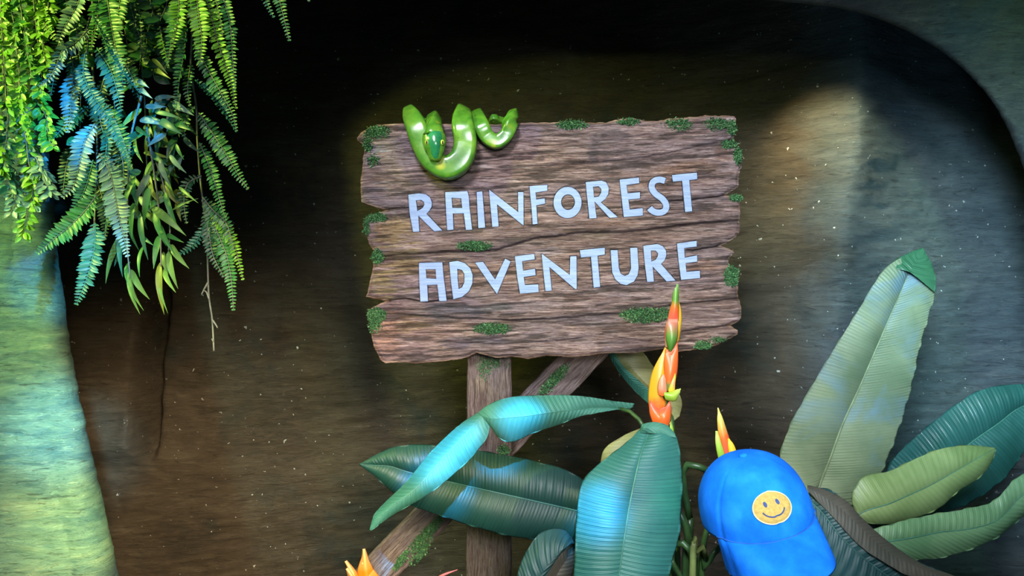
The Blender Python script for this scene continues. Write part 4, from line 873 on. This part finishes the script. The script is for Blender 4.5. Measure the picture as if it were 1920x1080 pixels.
fa = hang('long trailing fern vine with a bare twig end, hanging in front of the dark wall', 357)
vine(fa, z_([(350,-150),(357,-40),(360,60),(358,130),(368,200),(370,260),(375,330),(383,400),(388,450),(390,520),(392,560),(398,600),(401,658)], 1.68, 1.42), .0026, .0016)
vine(fa, z_([(398,600),(404,608),(408,615)], 1.425)); vine(fa, z_([(392,560),(387,548),(382,545)], 1.43)); vine(fa, z_([(390,530),(384,540),(378,552)], 1.43)); vine(fa, z_([(400,640),(397,635)], 1.42))
for pts, L_, m_, sd_ in (
  ([(366,-30),(372,20),(378,70),(376,118)], 22, G_y, (1, 1)), ([(383,-20),(398,40),(415,100),(432,150),(443,205)], 18, G_y, (.5, 1)), ([(365,80),(390,130),(415,175),(435,212),(444,248)], 17, G_g, (1, .8)),
  ([(395,-40),(406,5),(413,35),(418,69)], 9, G_y, (.8, .8)), ([(366,150),(382,168),(402,186),(422,214),(444,249)], 17, G_t, (.1, 1)), ([(373,212),(395,245),(420,282),(445,325),(466,355)], 19, G_g, (1, 1)),
  ([(374,268),(388,300),(402,340),(415,385),(424,415)], 16, G_g, (.5, 1)), ([(384,380),(405,430),(425,480),(434,530),(438,583)], 19, G_g, (1, 1)), ([(390,385),(415,420),(438,455),(450,500),(456,526)], 16, G_y, (.6, .9)),
  ([(352,0),(350,50),(345,100),(335,160),(330,210)], 18, G_g, (1, .25)), ([(345,-30),(332,20),(322,70),(314,125)], 16, G_g, (1, .8)), ([(300,50),(306,80),(312,105),(318,128)], 13, G_y, (1, .2)),
  ([(330,-40),(336,10),(330,60),(322,95)], 20, G_y, (1, 1)), ([(378,330),(352,345),(345,380),(350,420)], 14, G_d, (1, 1)), ([(386,420),(370,450),(352,468),(330,480)], 13, G_t, (1, 1)), ([(366,200),(352,215),(345,240),(348,262)], 14, G_g, (1, .7)),
  ([(380,370),(400,395),(425,420),(438,470)], 16, G_d, (1, 1)), ([(384,395),(392,440),(400,480),(420,520)], 15, G_d, (1, 1)), ([(400,-60),(420,0),(432,50),(437,120),(441,170)], 16, G_g, (.7, .8)), ([(358,120),(352,165),(356,200)], 12, G_g, (1, 1))):
    frond(fa, z_(pts, 1.47, 1.42), L_, m_, sd_)

fb_ = hang('bushy blue-lit fern hanging over the edge of the bright plaster pillar', 172)
vine(fb_, z_([(165,-150),(172,-20),(175,40),(173,110),(180,200),(182,270),(180,340),(178,400),(175,450),(172,480)], 1.68, 1.38), .0028, .0016); vine(fb_, z_([(170,30),(162,60),(165,85),(158,115)], 1.42))
for pts, L_, m_, sd_, dd in (
  ([(174,30),(190,60),(205,95),(230,135),(250,160),(263,176)], 15, G_t, (.05, 1), 1.37), ([(166,55),(140,82),(118,95),(105,125),(90,150),(72,162)], 20, G_s, (.15, 1), 1.38), ([(160,100),(157,140),(175,180),(200,215),(222,260),(240,300),(248,320)], 17, G_t, (1, .9), 1.38),
  ([(198,-30),(206,30),(215,80),(225,125),(232,165)], 25, G_g, (1, 1), 1.41), ([(182,90),(205,125),(218,165),(228,210)], 22, G_t, (1, 1), 1.40), ([(178,232),(160,265),(150,305),(140,345),(118,372)], 24, G_s, (.9, 1), 1.38),
  ([(182,365),(160,395),(130,425),(105,445),(70,476)], 25, G_g, (1, 1), 1.38), ([(186,288),(205,320),(215,360),(222,400),(232,445),(240,482)], 27, G_s, (1, 1), 1.36), ([(179,418),(178,455),(172,490),(160,530),(143,572)], 24, G_t, (1, 1), 1.37),
  ([(193,245),(200,265),(198,290),(192,308)], 18, G_t, (.2, 1), 1.37), ([(160,-30),(145,10),(125,45),(108,80)], 22, G_s, (1, 1), 1.40), ([(60,-30),(75,20),(88,50),(104,75)], 20, G_y, (1, 1), 1.42), ([(138,270),(125,310),(120,345),(117,370)], 17, G_d, (1, 1), 1.43),
  ([(200,195),(220,235),(235,275),(246,318)], 18, G_g, (1, 1), 1.41), ([(100,-20),(92,30),(80,70),(70,110)], 18, G_g, (1, 1), 1.43), ([(120,60),(105,100),(100,150),(95,180)], 20, G_d, (1, 1), 1.46), ([(150,130),(135,170),(132,215),(128,250)], 22, G_s, (1, 1), 1.43),
  ([(165,200),(140,220),(118,240),(98,262)], 20, G_g, (1, 1), 1.43), ([(190,-40),(185,10),(180,50),(170,95)], 20, G_g, (1, 1), 1.45), ([(230,-30),(222,20),(216,60),(205,110)], 20, G_g, (1, 1), 1.46), ([(110,-40),(130,20),(150,70),(158,120)], 22, G_g, (1, 1), 1.46),
  ([(195,150),(185,190),(190,235),(205,280)], 20, G_d, (1, 1), 1.45), ([(175,300),(165,340),(150,375),(132,400)], 20, G_t, (1, 1), 1.42), ([(210,240),(225,280),(232,320),(228,360)], 18, G_d, (1, 1), 1.45), ([(182,340),(195,380),(200,420),(196,450)], 18, G_d, (1, 1), 1.44),
  ([(215,90),(235,120),(250,150),(262,190)], 20, G_d, (1, 1), 1.46), ([(130,90),(140,130),(160,160),(172,200)], 20, G_d, (1, 1), 1.47), ([(240,-20),(250,30),(262,70),(270,110)], 18, G_d, (1, 1), 1.48)):
    frond(fb_, z_(pts, dd+.02, dd-.01), L_, m_, sd_, wide=.34)

fe = hang('short pair of bright green fern tips showing at the upper edge, apart from the rest', 520)
frond(fe, z_([(480,-150),(488,-60),(496,-10),(506,18),(514,34)], 1.50, 1.48), 15, G_t, (1, 1)); frond(fe, z_([(510,-150),(516,-60),(522,-10),(532,32),(543,78)], 1.50, 1.48), 18, G_g, (1, 1)); frond(fe, z_([(585,-150),(583,-60),(581,-20),(579,4)], 1.50), 12, G_g, (1, 1))
vine(fe, z_([(520,-155),(480,-150),(560,-152),(585,-150)], 1.68, 1.52))

def leafy(parent, pts, L_, W_, mat, n, spread=1., name='sprig', d=1.45, droop=.3, jitter=6, stemmat=M_vine):
    c = catmull(pts, 60); mb = MB(); Wp = [P(*q) for q in c]; tube(mb, Wp, np.linspace(.0016, .0006, 60), 5, 1); k = d/F
    for i in range(n):
        s = random.uniform(.05, 1); q = c[min(59, int(s*59))]; b = P(q[0]+random.gauss(0, 1)*.5, q[1], q[2])
        a = random.choice([-1, 1])*random.uniform(.5, 1.5)*spread
        dr = Vector((math.sin(a), random.uniform(-.6, .5), -math.cos(a)*.7-droop)).normalized()
        side = dr.cross(Vector((random.uniform(-.5, .5), -1, random.uniform(-.5, .5)))).normalized(); g = random.uniform(.7, 1.35)
        off = dr*jitter*k*random.random()
        ll = L_*k*random.uniform(.7, 1.2); leaflet(mb, b+off, dr, side, ll, W_*k*random.uniform(.8, 1.15), side.cross(dr).normalized(), (g*random.uniform(.8, 1.25), g, g*.95), random.uniform(-.1, .25))
    return mb.build(name, [mat, stemmat], parent, True, True)

# small round-leaved garlands over the pillar
gd = hang('yellow-green garland of small oval leaves draped over the bright plaster pillar', 40, 'boxwood_garland', cat='garland')
for pts, n_, m_ in (([(15,-150),(22,0),(30,80),(38,160),(36,230)], 110, G_y), ([(50,-150),(62,-10),(70,70),(78,140),(76,180)], 120, G_y), ([(0,-150),(2,20),(8,120),(12,200)], 90, G_y), ([(35,150),(45,220),(52,290),(62,350),(52,395),(44,440)], 95, G_y),
                    ([(5,120),(15,220),(10,300),(22,360)], 60, G_t), ([(60,170),(85,215),(92,262),(104,275)], 60, G_y), ([(50,260),(70,300),(85,340),(98,365)], 70, G_s), ([(10,300),(25,340),(28,380),(20,400)], 34, G_s), ([(95,-120),(90,20),(80,80),(90,130)], 70, G_y),
                    ([(-30,-100),(-20,60),(-10,200),(0,330)], 70, G_y), ([(30,-120),(40,20),(52,100),(60,150)], 90, G_g), ([(50,300),(56,360),(66,400)], 26, G_s)):
    leafy(gd, z_(pts, 1.44, 1.40), 17, 8.5, m_, int(n_*1.5), jitter=9)
# bamboo-like spray
gb = hang('drooping spray of long narrow bamboo leaves between the two ferns', 270, 'bamboo_spray', cat='foliage')
vine(gb, z_([(255,-150),(260,-20),(265,100),(272,200),(275,300),(285,400)], 1.68, 1.44)); vine(gb, z_([(265,180),(245,260),(240,350),(238,450),(244,520)], 1.45, 1.41)); vine(gb, z_([(272,220),(290,330),(300,420),(302,500)], 1.45, 1.41)); vine(gb, z_([(275,260),(305,340),(318,420),(316,470)], 1.45, 1.42))
def lance(parent, b, tpt, W_, mat, d=1.42):
    mb = MB(); A = P(b[0], b[1], d+.01); B_ = P(tpt[0], tpt[1], d-.005+random.uniform(-.015, .015)); dr = (B_-A); L_ = dr.length; dr.normalize()
    side = dr.cross(Vector((random.uniform(-.3, .3), -1, random.uniform(-.2, .2)))).normalized(); nrm = side.cross(dr).normalized(); vs = []; N = 12
    for i in range(N+1):
        s = i/N; w_ = W_*d/F*math.sin(math.pi*min(1, s**.62*1.0))**.9 if 0 < s < 1 else .0002; c = A+dr*L_*s+nrm*(.10*L_*math.sin(math.pi*s))
        vs += [c-side*w_*.5+nrm*w_*.14, c, c+side*w_*.5+nrm*w_*.14]
    g = random.uniform(.8, 1.25); mb.add(vs, [q for i in range(N) for q in ((i*3, i*3+3, i*3+4, i*3+1), (i*3+1, i*3+4, i*3+5, i*3+2))], 0, (g, g, g*.9))
    return mb.build('leaf', mat, parent, True, True)
for b, tp, w_, m_ in (((236,430),(198,532),13,G_b), ((228,428),(230,520),11,G_t), ((243,500),(263,590),12,G_b), ((246,520),(270,583),8,G_b), ((246,505),(281,562),13,G_b), ((244,490),(238,530),11,G_g), ((300,492),(308,590),13,G_o), ((308,502),(330,549),11,G_b), ((299,505),(315,588),7,G_b),
                      ((292,392),(312,462),14,G_g), ((285,388),(349,442),16,G_b), ((263,400),(278,488),11,G_t), ((320,458),(355,504),13,G_b), ((316,470),(334,542),13,G_b), ((306,472),(316,515),11,G_b), ((262,440),(289,461),8,G_t), ((300,440),(288,505),12,G_g), ((222,380),(196,440),10,G_b), ((240,400),(262,472),9,G_d),
                      ((322,395),(372,372),4,G_b), ((335,350),(372,381),6,G_b), ((312,440),(345,455),9,G_g), ((250,380),(248,450),10,G_g), ((290,210),(342,223),9,G_b), ((300,225),(342,252),15,G_t), ((272,200),(312,200),10,G_s), ((325,245),(343,225),8,G_g), ((318,290),(350,325),10,G_s), ((262,165),(286,185),10,G_s), ((258,150),(280,165),9,G_s),
                      ((280,350),(270,420),13,G_g), ((310,360),(335,430),11,G_g), ((255,330),(232,400),11,G_g), ((300,300),(320,350),12,G_s), ((330,270),(345,300),7,G_g), ((290,130),(320,148),9,G_o), ((285,110),(315,140),8,G_o), ((300,420),(330,480),10,G_g), ((270,460),(262,520),9,G_g), ((240,450),(214,500),10,G_t)):
    lance(gb, b, tp, w_, m_)
for i in range(80):
    x = random.uniform(245, 345); y = random.uniform(170, 400); a = random.gauss(.15, .7); L_ = random.uniform(30, 62)
    lance(gb, (x, y), (x+L_*math.sin(a), y+L_*math.cos(a)), random.uniform(8, 14), random.choice([G_g, G_d, G_t, G_b, G_o, G_s]), random.uniform(1.43, 1.50))
# broad dark leaves in the upper middle
gi = hang('dark ivy-like tangle of broad leaves behind the fern fronds', 275, 'ivy_tangle', cat='foliage')
for pts in ([(240,-150),(255,-20),(265,60),(262,130)], [(270,-150),(280,-10),(300,60),(320,120)], [(300,-150),(290,0),(275,80),(290,150)], [(250,20),(285,50),(310,95),(318,130)], [(210,-150),(225,0),(240,90),(250,170)], [(320,-150),(315,-10),(300,40)], [(150,-150),(140,0),(150,120),(150,240),(140,330)], [(200,-120),(205,80),(215,200),(225,330),(240,420)]):
    leafy(gi, z_(pts, 1.55, 1.50), 34, 17, random.choice([G_g, G_d, G_d]), 24, 1.2, 'spray', droop=.35)
    leafy(gi, z_(pts, 1.56, 1.52), 26, 12, G_y if pts[0][0] > 200 and pts[-1][1] < 160 else G_d, 14, 1.2, 'spray', droop=.2)
